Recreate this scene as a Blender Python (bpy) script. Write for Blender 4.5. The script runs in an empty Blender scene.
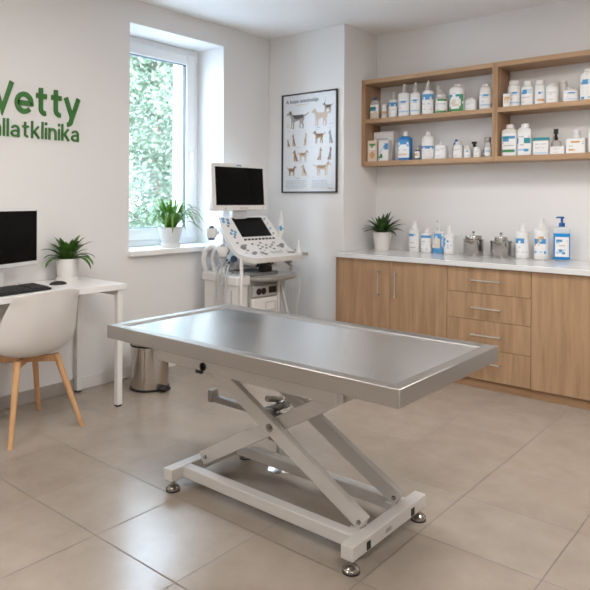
import bpy, bmesh, math, random
from mathutils import Vector, Matrix
R = math.radians
PI = math.pi
sc = bpy.context.scene
COL = sc.collection
rnd = random.Random(7)

# ------------------------------------------------------------------ materials
def mat(name):
    m = bpy.data.materials.new(name)
    m.use_nodes = True
    return m, m.node_tree.nodes, m.node_tree.links, m.node_tree.nodes['Principled BSDF']

def pm(name, col, rough=0.5, metal=0.0, bump=0.0, bscale=40, var=0.0, vscale=6, trans=0.0, ior=1.45, alpha=1.0, coat=0.0, sub=0.0):
    """Principled material with a little procedural variation and bump."""
    m, n, l, b = mat(name)
    b.inputs['Roughness'].default_value = rough
    b.inputs['Metallic'].default_value = metal
    b.inputs['IOR'].default_value = ior
    b.inputs['Transmission Weight'].default_value = trans
    b.inputs['Alpha'].default_value = alpha
    b.inputs['Coat Weight'].default_value = coat
    tc = n.new('ShaderNodeTexCoord')
    if var > 0:
        nz = n.new('ShaderNodeTexNoise'); nz.inputs['Scale'].default_value = vscale
        nz.inputs['Detail'].default_value = 4
        l.new(tc.outputs['Object'], nz.inputs['Vector'])
        mx = n.new('ShaderNodeMix'); mx.data_type = 'RGBA'
        lo = [max(0, c*(1-var)) for c in col]; hi = [min(1, c*(1+var)) for c in col]
        mx.inputs['A'].default_value = (*lo, 1); mx.inputs['B'].default_value = (*hi, 1)
        l.new(nz.outputs['Fac'], mx.inputs['Factor'])
        l.new(mx.outputs['Result'], b.inputs['Base Color'])
    else:
        b.inputs['Base Color'].default_value = (*col, 1)
    if bump > 0:
        nb = n.new('ShaderNodeTexNoise'); nb.inputs['Scale'].default_value = bscale
        nb.inputs['Detail'].default_value = 3
        l.new(tc.outputs['Object'], nb.inputs['Vector'])
        bp = n.new('ShaderNodeBump'); bp.inputs['Strength'].default_value = bump
        bp.inputs['Distance'].default_value = 0.002
        l.new(nb.outputs['Fac'], bp.inputs['Height'])
        l.new(bp.outputs['Normal'], b.inputs['Normal'])
    return m

def wood(name, c0, c1, axis, rough=0.5):
    m, n, l, b = mat(name)
    tc = n.new('ShaderNodeTexCoord'); mp = n.new('ShaderNodeMapping')
    oi = n.new('ShaderNodeObjectInfo')
    s = [22, 22, 22]; s[axis] = 1.5
    mp.inputs['Scale'].default_value = s
    vm = n.new('ShaderNodeVectorMath'); vm.operation = 'ADD'
    ml = n.new('ShaderNodeMath'); ml.operation = 'MULTIPLY'; ml.inputs[1].default_value = 37
    l.new(oi.outputs['Random'], ml.inputs[0])
    l.new(tc.outputs['Object'], mp.inputs['Vector'])
    l.new(mp.outputs['Vector'], vm.inputs[0]); l.new(ml.outputs[0], vm.inputs[1])
    nz = n.new('ShaderNodeTexNoise'); nz.inputs['Scale'].default_value = 1.0
    nz.inputs['Detail'].default_value = 6; nz.inputs['Roughness'].default_value = 0.62
    nz.inputs['Distortion'].default_value = 0.6
    l.new(vm.outputs[0], nz.inputs['Vector'])
    rp = n.new('ShaderNodeValToRGB')
    rp.color_ramp.elements[0].position = 0.32; rp.color_ramp.elements[0].color = (*c0, 1)
    rp.color_ramp.elements[1].position = 0.68; rp.color_ramp.elements[1].color = (*c1, 1)
    l.new(nz.outputs['Fac'], rp.inputs['Fac']); l.new(rp.outputs['Color'], b.inputs['Base Color'])
    bp = n.new('ShaderNodeBump'); bp.inputs['Strength'].default_value = 0.12; bp.inputs['Distance'].default_value = 0.001
    l.new(nz.outputs['Fac'], bp.inputs['Height']); l.new(bp.outputs['Normal'], b.inputs['Normal'])
    b.inputs['Roughness'].default_value = rough
    return m

def brushed(name, col, rough, axis=0, amp=0.08):
    m, n, l, b = mat(name)
    b.inputs['Base Color'].default_value = (*col, 1); b.inputs['Metallic'].default_value = 1.0
    tc = n.new('ShaderNodeTexCoord'); mp = n.new('ShaderNodeMapping')
    s = [260, 260, 260]; s[axis] = 3
    mp.inputs['Scale'].default_value = s
    nz = n.new('ShaderNodeTexNoise'); nz.inputs['Scale'].default_value = 1.0; nz.inputs['Detail'].default_value = 3
    l.new(tc.outputs['Object'], mp.inputs['Vector']); l.new(mp.outputs['Vector'], nz.inputs['Vector'])
    n2 = n.new('ShaderNodeTexNoise'); n2.inputs['Scale'].default_value = 5.0; n2.inputs['Detail'].default_value = 4
    l.new(tc.outputs['Object'], n2.inputs['Vector'])
    ad = n.new('ShaderNodeMath'); ad.operation = 'ADD'
    l.new(nz.outputs['Fac'], ad.inputs[0]); l.new(n2.outputs['Fac'], ad.inputs[1])
    mr = n.new('ShaderNodeMapRange'); mr.inputs['From Min'].default_value = 0.6; mr.inputs['From Max'].default_value = 1.4
    mr.inputs['To Min'].default_value = rough-amp; mr.inputs['To Max'].default_value = rough+amp
    l.new(ad.outputs[0], mr.inputs['Value']); l.new(mr.outputs['Result'], b.inputs['Roughness'])
    bp = n.new('ShaderNodeBump'); bp.inputs['Strength'].default_value = 0.02; bp.inputs['Distance'].default_value = 0.0005
    l.new(nz.outputs['Fac'], bp.inputs['Height']); l.new(bp.outputs['Normal'], b.inputs['Normal'])
    return m

def floor_material():
    m, n, l, b = mat('beige_stone_tile')
    ge = n.new('ShaderNodeNewGeometry')
    mp = n.new('ShaderNodeMapping'); mp.inputs['Location'].default_value = (2.135, -1.39, 0)
    l.new(ge.outputs['Position'], mp.inputs['Vector'])
    br = n.new('ShaderNodeTexBrick'); br.offset = 0.0; br.squash = 1.0
    br.inputs['Scale'].default_value = 1.0; br.inputs['Brick Width'].default_value = 0.47
    br.inputs['Row Height'].default_value = 0.405; br.inputs['Mortar Size'].default_value = 0.0033
    br.inputs['Mortar Smooth'].default_value = 0.2; br.inputs['Bias'].default_value = 0.0
    br.inputs['Color1'].default_value = (0.335, 0.280, 0.230, 1); br.inputs['Color2'].default_value = (0.360, 0.304, 0.252, 1)
    br.inputs['Mortar'].default_value = (0.20, 0.17, 0.145, 1)
    l.new(mp.outputs['Vector'], br.inputs['Vector'])
    n1 = n.new('ShaderNodeTexNoise'); n1.inputs['Scale'].default_value = 7; n1.inputs['Detail'].default_value = 3
    n1.inputs['Roughness'].default_value = 0.6; n1.inputs['Distortion'].default_value = 0.15
    l.new(ge.outputs['Position'], n1.inputs['Vector'])
    rp = n.new('ShaderNodeValToRGB')
    rp.color_ramp.elements[0].position = 0.2; rp.color_ramp.elements[0].color = (0.86, 0.85, 0.84, 1)
    rp.color_ramp.elements[1].position = 0.8; rp.color_ramp.elements[1].color = (1.06, 1.065, 1.07, 1)
    l.new(n1.outputs['Fac'], rp.inputs['Fac'])
    mx = n.new('ShaderNodeMix'); mx.data_type = 'RGBA'; mx.blend_type = 'MULTIPLY'; mx.inputs['Factor'].default_value = 1
    l.new(br.outputs['Color'], mx.inputs['A']); l.new(rp.outputs['Color'], mx.inputs['B'])
    l.new(mx.outputs['Result'], b.inputs['Base Color'])
    mr = n.new('ShaderNodeMapRange'); mr.inputs['To Min'].default_value = 0.235; mr.inputs['To Max'].default_value = 0.235
    l.new(n1.outputs['Fac'], mr.inputs['Value'])
    ad = n.new('ShaderNodeMath'); ad.operation = 'MULTIPLY_ADD'; ad.inputs[1].default_value = 0.4
    l.new(br.outputs['Fac'], ad.inputs[0]); l.new(mr.outputs['Result'], ad.inputs[2])
    l.new(ad.outputs[0], b.inputs['Roughness'])
    iv = n.new('ShaderNodeMath'); iv.operation = 'SUBTRACT'; iv.inputs[0].default_value = 1.0
    l.new(br.outputs['Fac'], iv.inputs[1])
    bp = n.new('ShaderNodeBump'); bp.inputs['Strength'].default_value = 0.35; bp.inputs['Distance'].default_value = 0.0015
    l.new(iv.outputs[0], bp.inputs['Height']); l.new(bp.outputs['Normal'], b.inputs['Normal'])
    return m

def glass_pane():
    m, n, l, b = mat('window_glass')
    n.remove(b)
    o = n['Material Output']
    t = n.new('ShaderNodeBsdfTransparent'); t.inputs['Color'].default_value = (0.96, 0.98, 1.0, 1)
    g = n.new('ShaderNodeBsdfGlossy'); g.inputs['Roughness'].default_value = 0.02
    x = n.new('ShaderNodeMixShader'); x.inputs['Fac'].default_value = 0.07
    l.new(t.outputs[0], x.inputs[1]); l.new(g.outputs[0], x.inputs[2]); l.new(x.outputs[0], o.inputs['Surface'])
    return m

def clear_plastic(name, col, a):
    m, n, l, b = mat(name)
    b.inputs['Base Color'].default_value = (*col, 1); b.inputs['Roughness'].default_value = 0.15
    b.inputs['Alpha'].default_value = a
    return m

def leaf_mat(name, c0, c1, rough=0.5, trans=0.25, scale=9):
    m, n, l, b = mat(name)
    tc = n.new('ShaderNodeTexCoord'); nz = n.new('ShaderNodeTexNoise'); nz.inputs['Scale'].default_value = scale
    l.new(tc.outputs['Object'], nz.inputs['Vector'])
    rp = n.new('ShaderNodeValToRGB')
    rp.color_ramp.elements[0].position = 0.35; rp.color_ramp.elements[0].color = (*c0, 1)
    rp.color_ramp.elements[1].position = 0.65; rp.color_ramp.elements[1].color = (*c1, 1)
    l.new(nz.outputs['Fac'], rp.inputs['Fac']); l.new(rp.outputs['Color'], b.inputs['Base Color'])
    b.inputs['Roughness'].default_value = rough
    if trans > 0:
        o = n['Material Output']
        tr = n.new('ShaderNodeBsdfTranslucent'); l.new(rp.outputs['Color'], tr.inputs['Color'])
        x = n.new('ShaderNodeMixShader'); x.inputs['Fac'].default_value = trans
        l.new(b.outputs[0], x.inputs[1]); l.new(tr.outputs[0], x.inputs[2]); l.new(x.outputs[0], o.inputs['Surface'])
    return m

def emit(name, col, s):
    m, n, l, b = mat(name)
    b.inputs['Base Color'].default_value = (0.9, 0.9, 0.9, 1)
    b.inputs['Emission Color'].default_value = (*col, 1); b.inputs['Emission Strength'].default_value = s
    return m

M = dict(
    wall=pm('painted_wall', (0.75, 0.738, 0.728), 0.75, bump=0.08, bscale=90, var=0.012, vscale=2),
    ceil=pm('painted_ceiling', (0.87, 0.865, 0.86), 0.8, bump=0.05, bscale=60),
    stucco=pm('outside_stucco', (0.85, 0.85, 0.84), 0.9, bump=0.2, bscale=120),
    floor=floor_material(),
    pvc=pm('white_pvc', (0.80, 0.81, 0.82), 0.35),
    sill=pm('white_stone_sill', (0.82, 0.82, 0.81), 0.35, var=0.03, vscale=14),
    gasket=pm('dark_gasket', (0.03, 0.05, 0.06), 0.5),
    glass=glass_pane(),
    base_grey=pm('grey_tile_skirting', (0.36, 0.325, 0.295), 0.45, var=0.12, vscale=9),
    base_white=pm('white_skirting', (0.70, 0.68, 0.66), 0.5),
    oakz=wood('oak_veneer_upright', (0.30, 0.178, 0.096), (0.46, 0.293, 0.170), 2),
    oakx=wood('oak_veneer_level', (0.36, 0.22, 0.122), (0.49, 0.32, 0.19), 0),
    oaky=wood('oak_veneer_deep', (0.36, 0.22, 0.122), (0.49, 0.32, 0.19), 1),
    beech=wood('beech_leg', (0.50, 0.27, 0.12), (0.64, 0.38, 0.19), 2, 0.45),
    toe=wood('oak_plinth', (0.33, 0.19, 0.10), (0.46, 0.28, 0.155), 0),
    counter=pm('pale_stone_worktop', (0.70, 0.70, 0.70), 0.16, var=0.03, vscale=20, coat=0.2),
    gap=pm('dark_gap', (0.05, 0.035, 0.025), 0.8),
    nickel=pm('brushed_nickel', (0.72, 0.71, 0.69), 0.28, 1.0),
    steel=brushed('brushed_steel', (0.44, 0.415, 0.39), 0.37, 0, 0.04),
    tray=brushed('polished_steel_tray', (0.84, 0.845, 0.85), 0.21, 0, 0.03),
    chrome=pm('polished_steel', (0.42, 0.40, 0.375), 0.12, 1.0),
    binsteel=brushed('bin_steel', (0.58, 0.54, 0.49), 0.20, 2, 0.04),
    grey_metal=pm('grey_metal', (0.30, 0.28, 0.26), 0.4, 0.8),
    paint=pm('pale_grey_enamel', (0.58, 0.55, 0.52), 0.38, bump=0.03, bscale=200),
    black=pm('black_plastic', (0.012, 0.012, 0.012), 0.4),
    rubber=pm('black_rubber', (0.015, 0.015, 0.015), 0.65),
    key=pm('black_key', (0.02, 0.02, 0.021), 0.5),
    screen=pm('black_screen', (0.004, 0.004, 0.004), 0.25, ior=1.2),
    silver=pm('silver_plastic', (0.66, 0.66, 0.66), 0.35),
    desk=pm('white_laminate', (0.78, 0.765, 0.75), 0.35),
    desk_leg=pm('white_powder_coat', (0.74, 0.725, 0.70), 0.4),
    panel_grey=pm('grey_laminate', (0.30, 0.275, 0.25), 0.6),
    shell=pm('white_chair_shell', (0.72, 0.69, 0.665), 0.42),
    pot=pm('white_ceramic', (0.72, 0.70, 0.68), 0.45, var=0.03, vscale=20),
    pot_old=pm('white_weathered_ceramic', (0.68, 0.67, 0.66), 0.55, var=0.08, vscale=30),
    soil=pm('dark_soil', (0.03, 0.02, 0.015), 0.9, bump=0.5, bscale=80),
    spider=leaf_mat('bright_strap_leaf', (0.04, 0.14, 0.012), (0.13, 0.29, 0.035), 0.4, 0.18),
    fern=leaf_mat('mid_green_leaf', (0.025, 0.075, 0.012), (0.09, 0.20, 0.03), 0.4, 0.15, 25),
    dark_leaf=leaf_mat('dark_green_leaf', (0.012, 0.045, 0.010), (0.05, 0.12, 0.022), 0.4, 0.12, 25),
    tree=leaf_mat('tree_leaf', (0.135, 0.18, 0.125), (0.25, 0.31, 0.225), 0.5, 0.35, 2.0),
    bark=pm('bark', (0.16, 0.12, 0.09), 0.9, bump=0.6, bscale=30),
    bounce_ground=pm('neutral_bounce_ground', (0.44, 0.44, 0.45), 0.9, var=0.12, vscale=3),  # invented outdoor ground colour, grey so no green light bounces into the room
    green=pm('green_sign_letter', (0.035, 0.16, 0.025), 0.45),
    frame=pm('black_frame', (0.012, 0.012, 0.013), 0.35),
    paper=pm('poster_paper', (0.72, 0.745, 0.77), 0.35, var=0.03, vscale=7),
    ink=pm('ink_slate', (0.10, 0.13, 0.17), 0.6), ink2=pm('ink_grey', (0.42, 0.45, 0.48), 0.6),
    inko=pm('ink_orange', (0.60, 0.38, 0.20), 0.6), inkb=pm('ink_blue', (0.30, 0.45, 0.60), 0.6),
    d_dark=pm('dog_charcoal', (0.10, 0.10, 0.105), 0.6), d_tan=pm('dog_tan', (0.40, 0.27, 0.17), 0.6),
    d_cream=pm('dog_cream', (0.60, 0.50, 0.42), 0.6), d_brown=pm('dog_brown', (0.26, 0.16, 0.09), 0.6),
    d_blue=pm('dog_blue', (0.22, 0.30, 0.38), 0.6), d_grey=pm('dog_grey', (0.35, 0.33, 0.31), 0.6),
    med=pm('medical_white', (0.745, 0.73, 0.71), 0.36), med2=pm('medical_grey', (0.52, 0.52, 0.52), 0.4),
    med3=pm('medical_dark_grey', (0.36, 0.35, 0.335), 0.45), medblue=pm('medical_blue', (0.12, 0.30, 0.50), 0.4),  # med3 is the plain darker grey of tower, printer and small fittings
    btn_grey=pm('button_grey', (0.24, 0.235, 0.23), 0.45), tray_grey=pm('tray_grey', (0.30, 0.28, 0.255), 0.3, 0.3),
    cable=pm('cable_grey', (0.50, 0.49, 0.47), 0.5), darkblue=pm('probe_navy', (0.03, 0.06, 0.12), 0.4),
    hdpe=pm('white_bottle', (0.74, 0.73, 0.72), 0.38), hdpe2=pm('cream_bottle', (0.68, 0.645, 0.61), 0.42),
    blueb=pm('blue_bottle', (0.02, 0.19, 0.50), 0.3), bluecap=pm('blue_cap', (0.015, 0.10, 0.33), 0.4),
    clear=clear_plastic('clear_plastic', (0.80, 0.82, 0.83), 0.42), liquid=pm('blue_liquid', (0.015, 0.24, 0.60), 0.2),
    card=pm('white_card', (0.72, 0.70, 0.68), 0.6), cardbeige=pm('beige_card', (0.62, 0.55, 0.47), 0.6),
    amber=pm('amber_bottle', (0.30, 0.15, 0.05), 0.3), greycap=pm('grey_cap', (0.48, 0.46, 0.44), 0.4),
    L_w=pm('label_white', (0.78, 0.78, 0.78), 0.5), L_b=pm('label_blue', (0.07, 0.28, 0.55), 0.5),
    L_l=pm('label_pale_blue', (0.38, 0.55, 0.72), 0.5), L_g=pm('label_green', (0.05, 0.26, 0.07), 0.5),
    L_t=pm('label_teal', (0.02, 0.26, 0.30), 0.5), L_o=pm('label_orange', (0.60, 0.33, 0.13), 0.5),
    L_k=pm('label_print', (0.42, 0.43, 0.46), 0.6), L_n=pm('label_beige', (0.66, 0.56, 0.45), 0.5),
    fixture=pm('lamp_housing', (0.8, 0.8, 0.8), 0.4), diffuser=emit('lamp_diffuser', (1.0, 0.93, 0.84), 8.0),
)
LM = {'w': 'L_w', 'b': 'L_b', 'l': 'L_l', 'g': 'L_g', 't': 'L_t', 'o': 'L_o', 'k': 'L_k', 'n': 'L_n'}

# ------------------------------------------------------------------ mesh builder
ORG = {}
class MB:
    def __init__(s): s.v = []; s.f = []; s.m = []
    def add(s, vs, fs, mi=0):
        o = len(s.v); s.v += [Vector(p) for p in vs]
        for f in fs: s.f.append([i+o for i in f]); s.m.append(mi)
        return s
    def box(s, x0, x1, y0, y1, z0, z1, mi=0, M_=None):
        vs = [Vector((x, y, z)) for z in (z0, z1) for y in (y0, y1) for x in (x0, x1)]
        if M_ is not None: vs = [M_ @ p for p in vs]
        return s.add(vs, [(0, 2, 3, 1), (4, 5, 7, 6), (0, 1, 5, 4), (2, 6, 7, 3), (0, 4, 6, 2), (1, 3, 7, 5)], mi)
    def frame_of(s, d):
        d = Vector(d).normalized(); a = Vector((0, 0, 1)) if abs(d.z) < 0.9 else Vector((1, 0, 0))
        x = d.cross(a).normalized(); y = d.cross(x).normalized(); return x, y
    def cyl(s, p0, p1, r0, r1=None, n=20, mi=0, caps=True):
        p0, p1 = Vector(p0), Vector(p1); r1 = r0 if r1 is None else r1
        x, y = s.frame_of(p1-p0); vs = []
        for p, r in ((p0, r0), (p1, r1)):
            for i in range(n):
                a = 2*PI*i/n; vs.append(p+x*r*math.cos(a)+y*r*math.sin(a))
        fs = [(i, (i+1) % n, n+(i+1) % n, n+i) for i in range(n)]
        if caps: fs += [tuple(range(n-1, -1, -1)), tuple(range(n, 2*n))]
        return s.add(vs, fs, mi)
    def tube(s, pts, r, n=10, mi=0, sub=6):
        P = [Vector(p) for p in pts]
        if sub > 1 and len(P) > 2:                      # Catmull-Rom
            Q = []
            for i in range(len(P)-1):
                a = P[max(i-1, 0)]; b = P[i]; c = P[i+1]; d = P[min(i+2, len(P)-1)]
                for k in range(sub):
                    t = k/sub
                    Q.append(0.5*((2*b)+(c-a)*t+(2*a-5*b+4*c-d)*t*t+(3*b-a-3*c+d)*t**3))
            P = Q+[P[-1]]
        vs = []; x = None
        for i, p in enumerate(P):
            d = (P[min(i+1, len(P)-1)]-P[max(i-1, 0)]).normalized()
            if x is None: x, y = s.frame_of(d)
            else:
                x = (x-d*x.dot(d)).normalized(); y = d.cross(x)
            rr = r(i/(len(P)-1)) if callable(r) else r
            for k in range(n):
                a = 2*PI*k/n; vs.append(p+x*rr*math.cos(a)+y*rr*math.sin(a))
        fs = [(i*n+k, i*n+(k+1) % n, (i+1)*n+(k+1) % n, (i+1)*n+k) for i in range(len(P)-1) for k in range(n)]
        fs += [tuple(range(n-1, -1, -1)), tuple(range((len(P)-1)*n, len(P)*n))]
        return s.add(vs, fs, mi)
    def loft(s, secs, mi=0, caps=True):                 # secs: list of rings of points
        n = len(secs[0]); vs = [p for r in secs for p in r]
        fs = [(i*n+k, i*n+(k+1) % n, (i+1)*n+(k+1) % n, (i+1)*n+k) for i in range(len(secs)-1) for k in range(n)]
        if caps: fs += [tuple(range(n-1, -1, -1)), tuple(range((len(secs)-1)*n, len(secs)*n))]
        return s.add(vs, fs, mi)
    def lathe(s, prof, c=(0, 0, 0), n=28, mi=0, caps=True):
        c = Vector(c)
        return s.loft([[c+Vector((r*math.cos(2*PI*k/n), r*math.sin(2*PI*k/n), z)) for k in range(n)] for r, z in prof], mi, caps)
    def prism(s, poly, f, h, mi=0):                     # poly of 2-D points, f maps (a, b, c) to 3-D
        n = len(poly)
        vs = [f(a, b, 0) for a, b in poly]+[f(a, b, h) for a, b in poly]
        fs = [tuple(range(n-1, -1, -1)), tuple(range(n, 2*n))]+[(i, (i+1) % n, n+(i+1) % n, n+i) for i in range(n)]
        return s.add(vs, fs, mi)
    def rbox(s, x0, x1, y0, y1, z0, z1, r, mi=0, n=5):  # box with rounded upright corners
        return s.prism(rrect(x0, x1, y0, y1, r, n), lambda a, b, c: Vector((a, b, c+z0)), z1-z0, mi)
    def build(s, name, mats, parent=None, world=True, bev=0.0, angle=40, loc=None, rotz=0.0, seg=2, flip=False):
        if not isinstance(mats, (list, tuple)): mats = [mats]
        org = ORG.get(parent, Vector((0, 0, 0))) if (parent is not None and world) else Vector((0, 0, 0))
        me = bpy.data.meshes.new(name)
        me.from_pydata([tuple(p-org) for p in s.v], [], s.f)
        for m in mats: me.materials.append(m)
        me.polygons.foreach_set('material_index', s.m)
        bm = bmesh.new(); bm.from_mesh(me)
        bmesh.ops.recalc_face_normals(bm, faces=bm.faces)
        bm.to_mesh(me); bm.free()
        me.polygons.foreach_set('use_smooth', [True]*len(me.polygons))
        me.set_sharp_from_angle(angle=R(angle))
        o = bpy.data.objects.new(name, me); COL.objects.link(o)
        if parent is not None:
            o.parent = parent; ORG[o] = org
        if loc is not None: o.location = loc
        if rotz: o.rotation_euler.z = rotz
        if bev > 0:
            b = o.modifiers.new('edge', 'BEVEL'); b.width = bev; b.segments = seg; b.limit_method = 'ANGLE'; b.angle_limit = R(35)
            b.harden_normals = False
        return o

def rrect(x0, x1, y0, y1, r, n=5):
    P = []
    for cx, cy, a0 in ((x1-r, y1-r, 0), (x0+r, y1-r, 90), (x0+r, y0+r, 180), (x1-r, y0+r, 270)):
        for k in range(n+1):
            a = R(a0+90*k/n); P.append((cx+r*math.cos(a), cy+r*math.sin(a)))
    return P

def thing(name, label, cat, loc=(0, 0, 0), rotz=0.0, group=None):
    o = bpy.data.objects.new(name, None); COL.objects.link(o)
    o.empty_display_size = 0.05
    o.location = loc; o.rotation_euler.z = rotz
    ORG[o] = Vector(loc) if rotz == 0 else Vector((0, 0, 0))
    return tag(o, label, cat, group)
def tag(o, label, cat, group=None):
    o['label'] = label; o['category'] = cat
    if group: o['group'] = group
    return o
def struct(o):
    o['kind'] = 'structure'; return o
def smooth_sub(o, lv=1):
    m = o.modifiers.new('smooth', 'SUBSURF'); m.levels = lv; m.render_levels = lv; return o

# ------------------------------------------------------------------ the room
XW, YP, YB, XC, ZC = -3.8445, 4.264, 4.765, -3.0128, 2.734
XR, YF = 1.35, -1.35                      # right wall and the wall behind
WY0, WY1, WZ0, WZ1 = 2.766, 3.700, 0.912, 2.563
XO, XG = -4.42, -4.165                    # outer face of the left wall, plane where the window frame sits
YO1 = 3.64                                # outer opening
struct(MB().box(XO, XR+.2, YF-.2, YB+.2, -0.12, 0).build('floor', M['floor']))
struct(MB().box(XO, XR+.2, YF-.2, YB+.2, ZC, ZC+.15).build('ceiling', M['ceil']))
w = MB()
w.box(XO, XW, YF-.2, WY0, 0, ZC); w.box(XO, XW, WY1, YB+.2, 0, ZC)
w.box(XO, XW, WY0, WY1, 0, WZ0-.04); w.box(XO, XW, WY0, WY1, WZ1, ZC)
struct(w.build('wall_left', M['wall']))
struct(MB().box(XC, XR+.2, YB, YB+.2, 0, ZC).build('wall_back', M['wall']))
struct(MB().box(XW, XC, YP, YB+.2, 0, ZC).build('wall_pier', M['wall'], bev=0.004))
struct(MB().box(XR, XR+.2, YF-.2, YB, 0, ZC).build('wall_right', M['wall']))
struct(MB().box(XW, XR, YF-.2, YF, 0, ZC).build('wall_front', M['wall']))
struct(MB().box(XW, XW+.012, YF, 2.386, 0, 0.080).build('baseboard_left', M['base_grey'], bev=0.002))
struct(MB().box(XW, XW+.006, 2.386, YP, 0, 0.080).build('baseboard_left_white', M['base_white'], bev=0.001))

# window
win = struct(bpy.data.objects.new('window_1', None)); COL.objects.link(win); win.location = (XG, (WY0+WY1)/2, WZ0); ORG[win] = Vector(win.location)
def ring(mb, x0, x1, y0, y1, z0, z1, t, tb=None, mi=0):
    tb = tb or t
    mb.box(x0, x1, y0, y0+t, z0, z1, mi); mb.box(x0, x1, y1-t, y1, z0, z1, mi)
    mb.box(x0, x1, y0+t, y1-t, z0, z0+tb, mi); mb.box(x0, x1, y0+t, y1-t, z1-t, z1, mi)
    return mb
ring(MB(), XG-.07, XG, WY0, WY1, WZ0, WZ1, 0.055, 0.05).build('window_frame', M['pvc'], win, bev=0.004)
sash = ring(MB(), XG-.055, XG+.016, WY0+.05, WY1-.05, WZ0+.045, WZ1-.05, 0.085, 0.095).build('window_sash', M['pvc'], win, bev=0.006)
ring(MB(), XG-.034, XG+.0005, WY0+.130, WY1-.130, WZ0+.135, WZ1-.130, 0.011).build('gasket', M['gasket'], win)
MB().box(XG-.03, XG-.024, WY0+.125, WY1-.125, WZ0+.13, WZ1-.125).build('window_pane', M['glass'], win)
hy, hz = WY1-.093, 1.665
h = MB(); h.rbox(XG+.016, XG+.026, hy-.014, hy+.014, hz-.035, hz+.035, 0.004); h.cyl((XG+.02, hy, hz), (XG+.05, hy, hz), 0.011)
h.box(XG+.040, XG+.055, hy-.011, hy+.011, hz-.125, hz+.012); h.build('window_handle', M['pvc'], win, bev=0.004)
hg = MB()
for z in (2.40, 1.05): hg.cyl((XG+.014, WY1-.047, z-.045), (XG+.014, WY1-.047, z+.045), 0.009)
hg.build('hinge', M['pvc'], win)
MB().box(XG, XW+.052, WY0-.012, WY1+.012, WZ0-.040, WZ0).build('window_sill', M['sill'], win, bev=0.005)
# outer reveal narrows the opening behind the frame
o = MB(); o.box(XO, XG-.07, YO1, WY1, WZ0, WZ1); o.box(XO, XG-.07, WY0, WY0+.06, WZ0, WZ1); o.box(XO, XG-.07, WY0+.06, YO1, WZ1-.05, WZ1)
o.box(XO-.03, XG-.07, WY0+.06, YO1, WZ0-.04, WZ0+.015)
struct(o.build('trim_outside', M['stucco'], bev=0.004))

# ------------------------------------------------------------------ outside
struct(MB().box(-40, XO-.001, -25, 40, -0.75, -0.6).build('ground', M['bounce_ground']))
def make_tree(loc, h, rad, seed, label):
    rr = random.Random(seed)
    t = thing('tree', label, 'tree', loc, 0, 'trees outside the window')
    x, y, z = loc
    tr = MB(); tr.tube([(x, y, z), (x+.05, y-.03, z+h*.3), (x-.04, y+.05, z+h*.6), (x, y, z+h*.9)], lambda s: 0.13*(1-.8*s), 10)
    for k in range(9):
        a = rr.uniform(0, 2*PI); b = z+h*rr.uniform(.15, .65)
        tr.tube([(x, y, b), (x+.4*rad*math.cos(a), y+.4*rad*math.sin(a), b+.35), (x+.8*rad*math.cos(a), y+.8*rad*math.sin(a), b+.6)], lambda s: 0.04*(1-.8*s), 6)
    tr.build('trunk', M['bark'], t)
    f = MB(); vs = []; fs = []
    cl = []
    for k in range(250):
        u = rr.random()**.5; a = rr.uniform(0, 2*PI); zz = rr.uniform(0.04, 1.0)
        prof = math.sin(PI*min(1, .18+zz*.78))**.6
        cl.append((x+rad*prof*u*math.cos(a), y+rad*prof*u*math.sin(a), z+h*zz))
    for cx, cy, cz in cl:
        for j in range(120):
            p = Vector((rr.gauss(0, .24)+cx, rr.gauss(0, .24)+cy, rr.gauss(0, .20)+cz))
            L = rr.uniform(.08, .16); a = rr.uniform(0, 2*PI); e = rr.uniform(-1.1, .5)
            d = Vector((math.cos(a)*math.cos(e), math.sin(a)*math.cos(e), math.sin(e)))
            s = d.cross(Vector((rr.uniform(-1, 1), rr.uniform(-1, 1), 1))).normalized()
            nn = d.cross(s)*L*.12
            i = len(vs)
            vs += [p, p+d*L*.45+s*L*.3+nn, p+d*L, p+d*L*.45-s*L*.3+nn]
            fs += [(i, i+1, i+2), (i, i+2, i+3)]
    f.add(vs, fs); f.build('foliage', M['tree'], t, angle=180)
make_tree((-12.2, 9.55, -0.6), 6.6, 1.75, 3, 'pale leafy tree nearest the window, filling the panes')
make_tree((-17.2, 13.3, -0.6), 7.4, 2.1, 5, 'taller tree farther off, showing through gaps of the nearest tree')
make_tree((-18.5, 7.5, -0.6), 5.0, 1.8, 9, 'lower pale tree standing left of the nearest tree')

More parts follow.
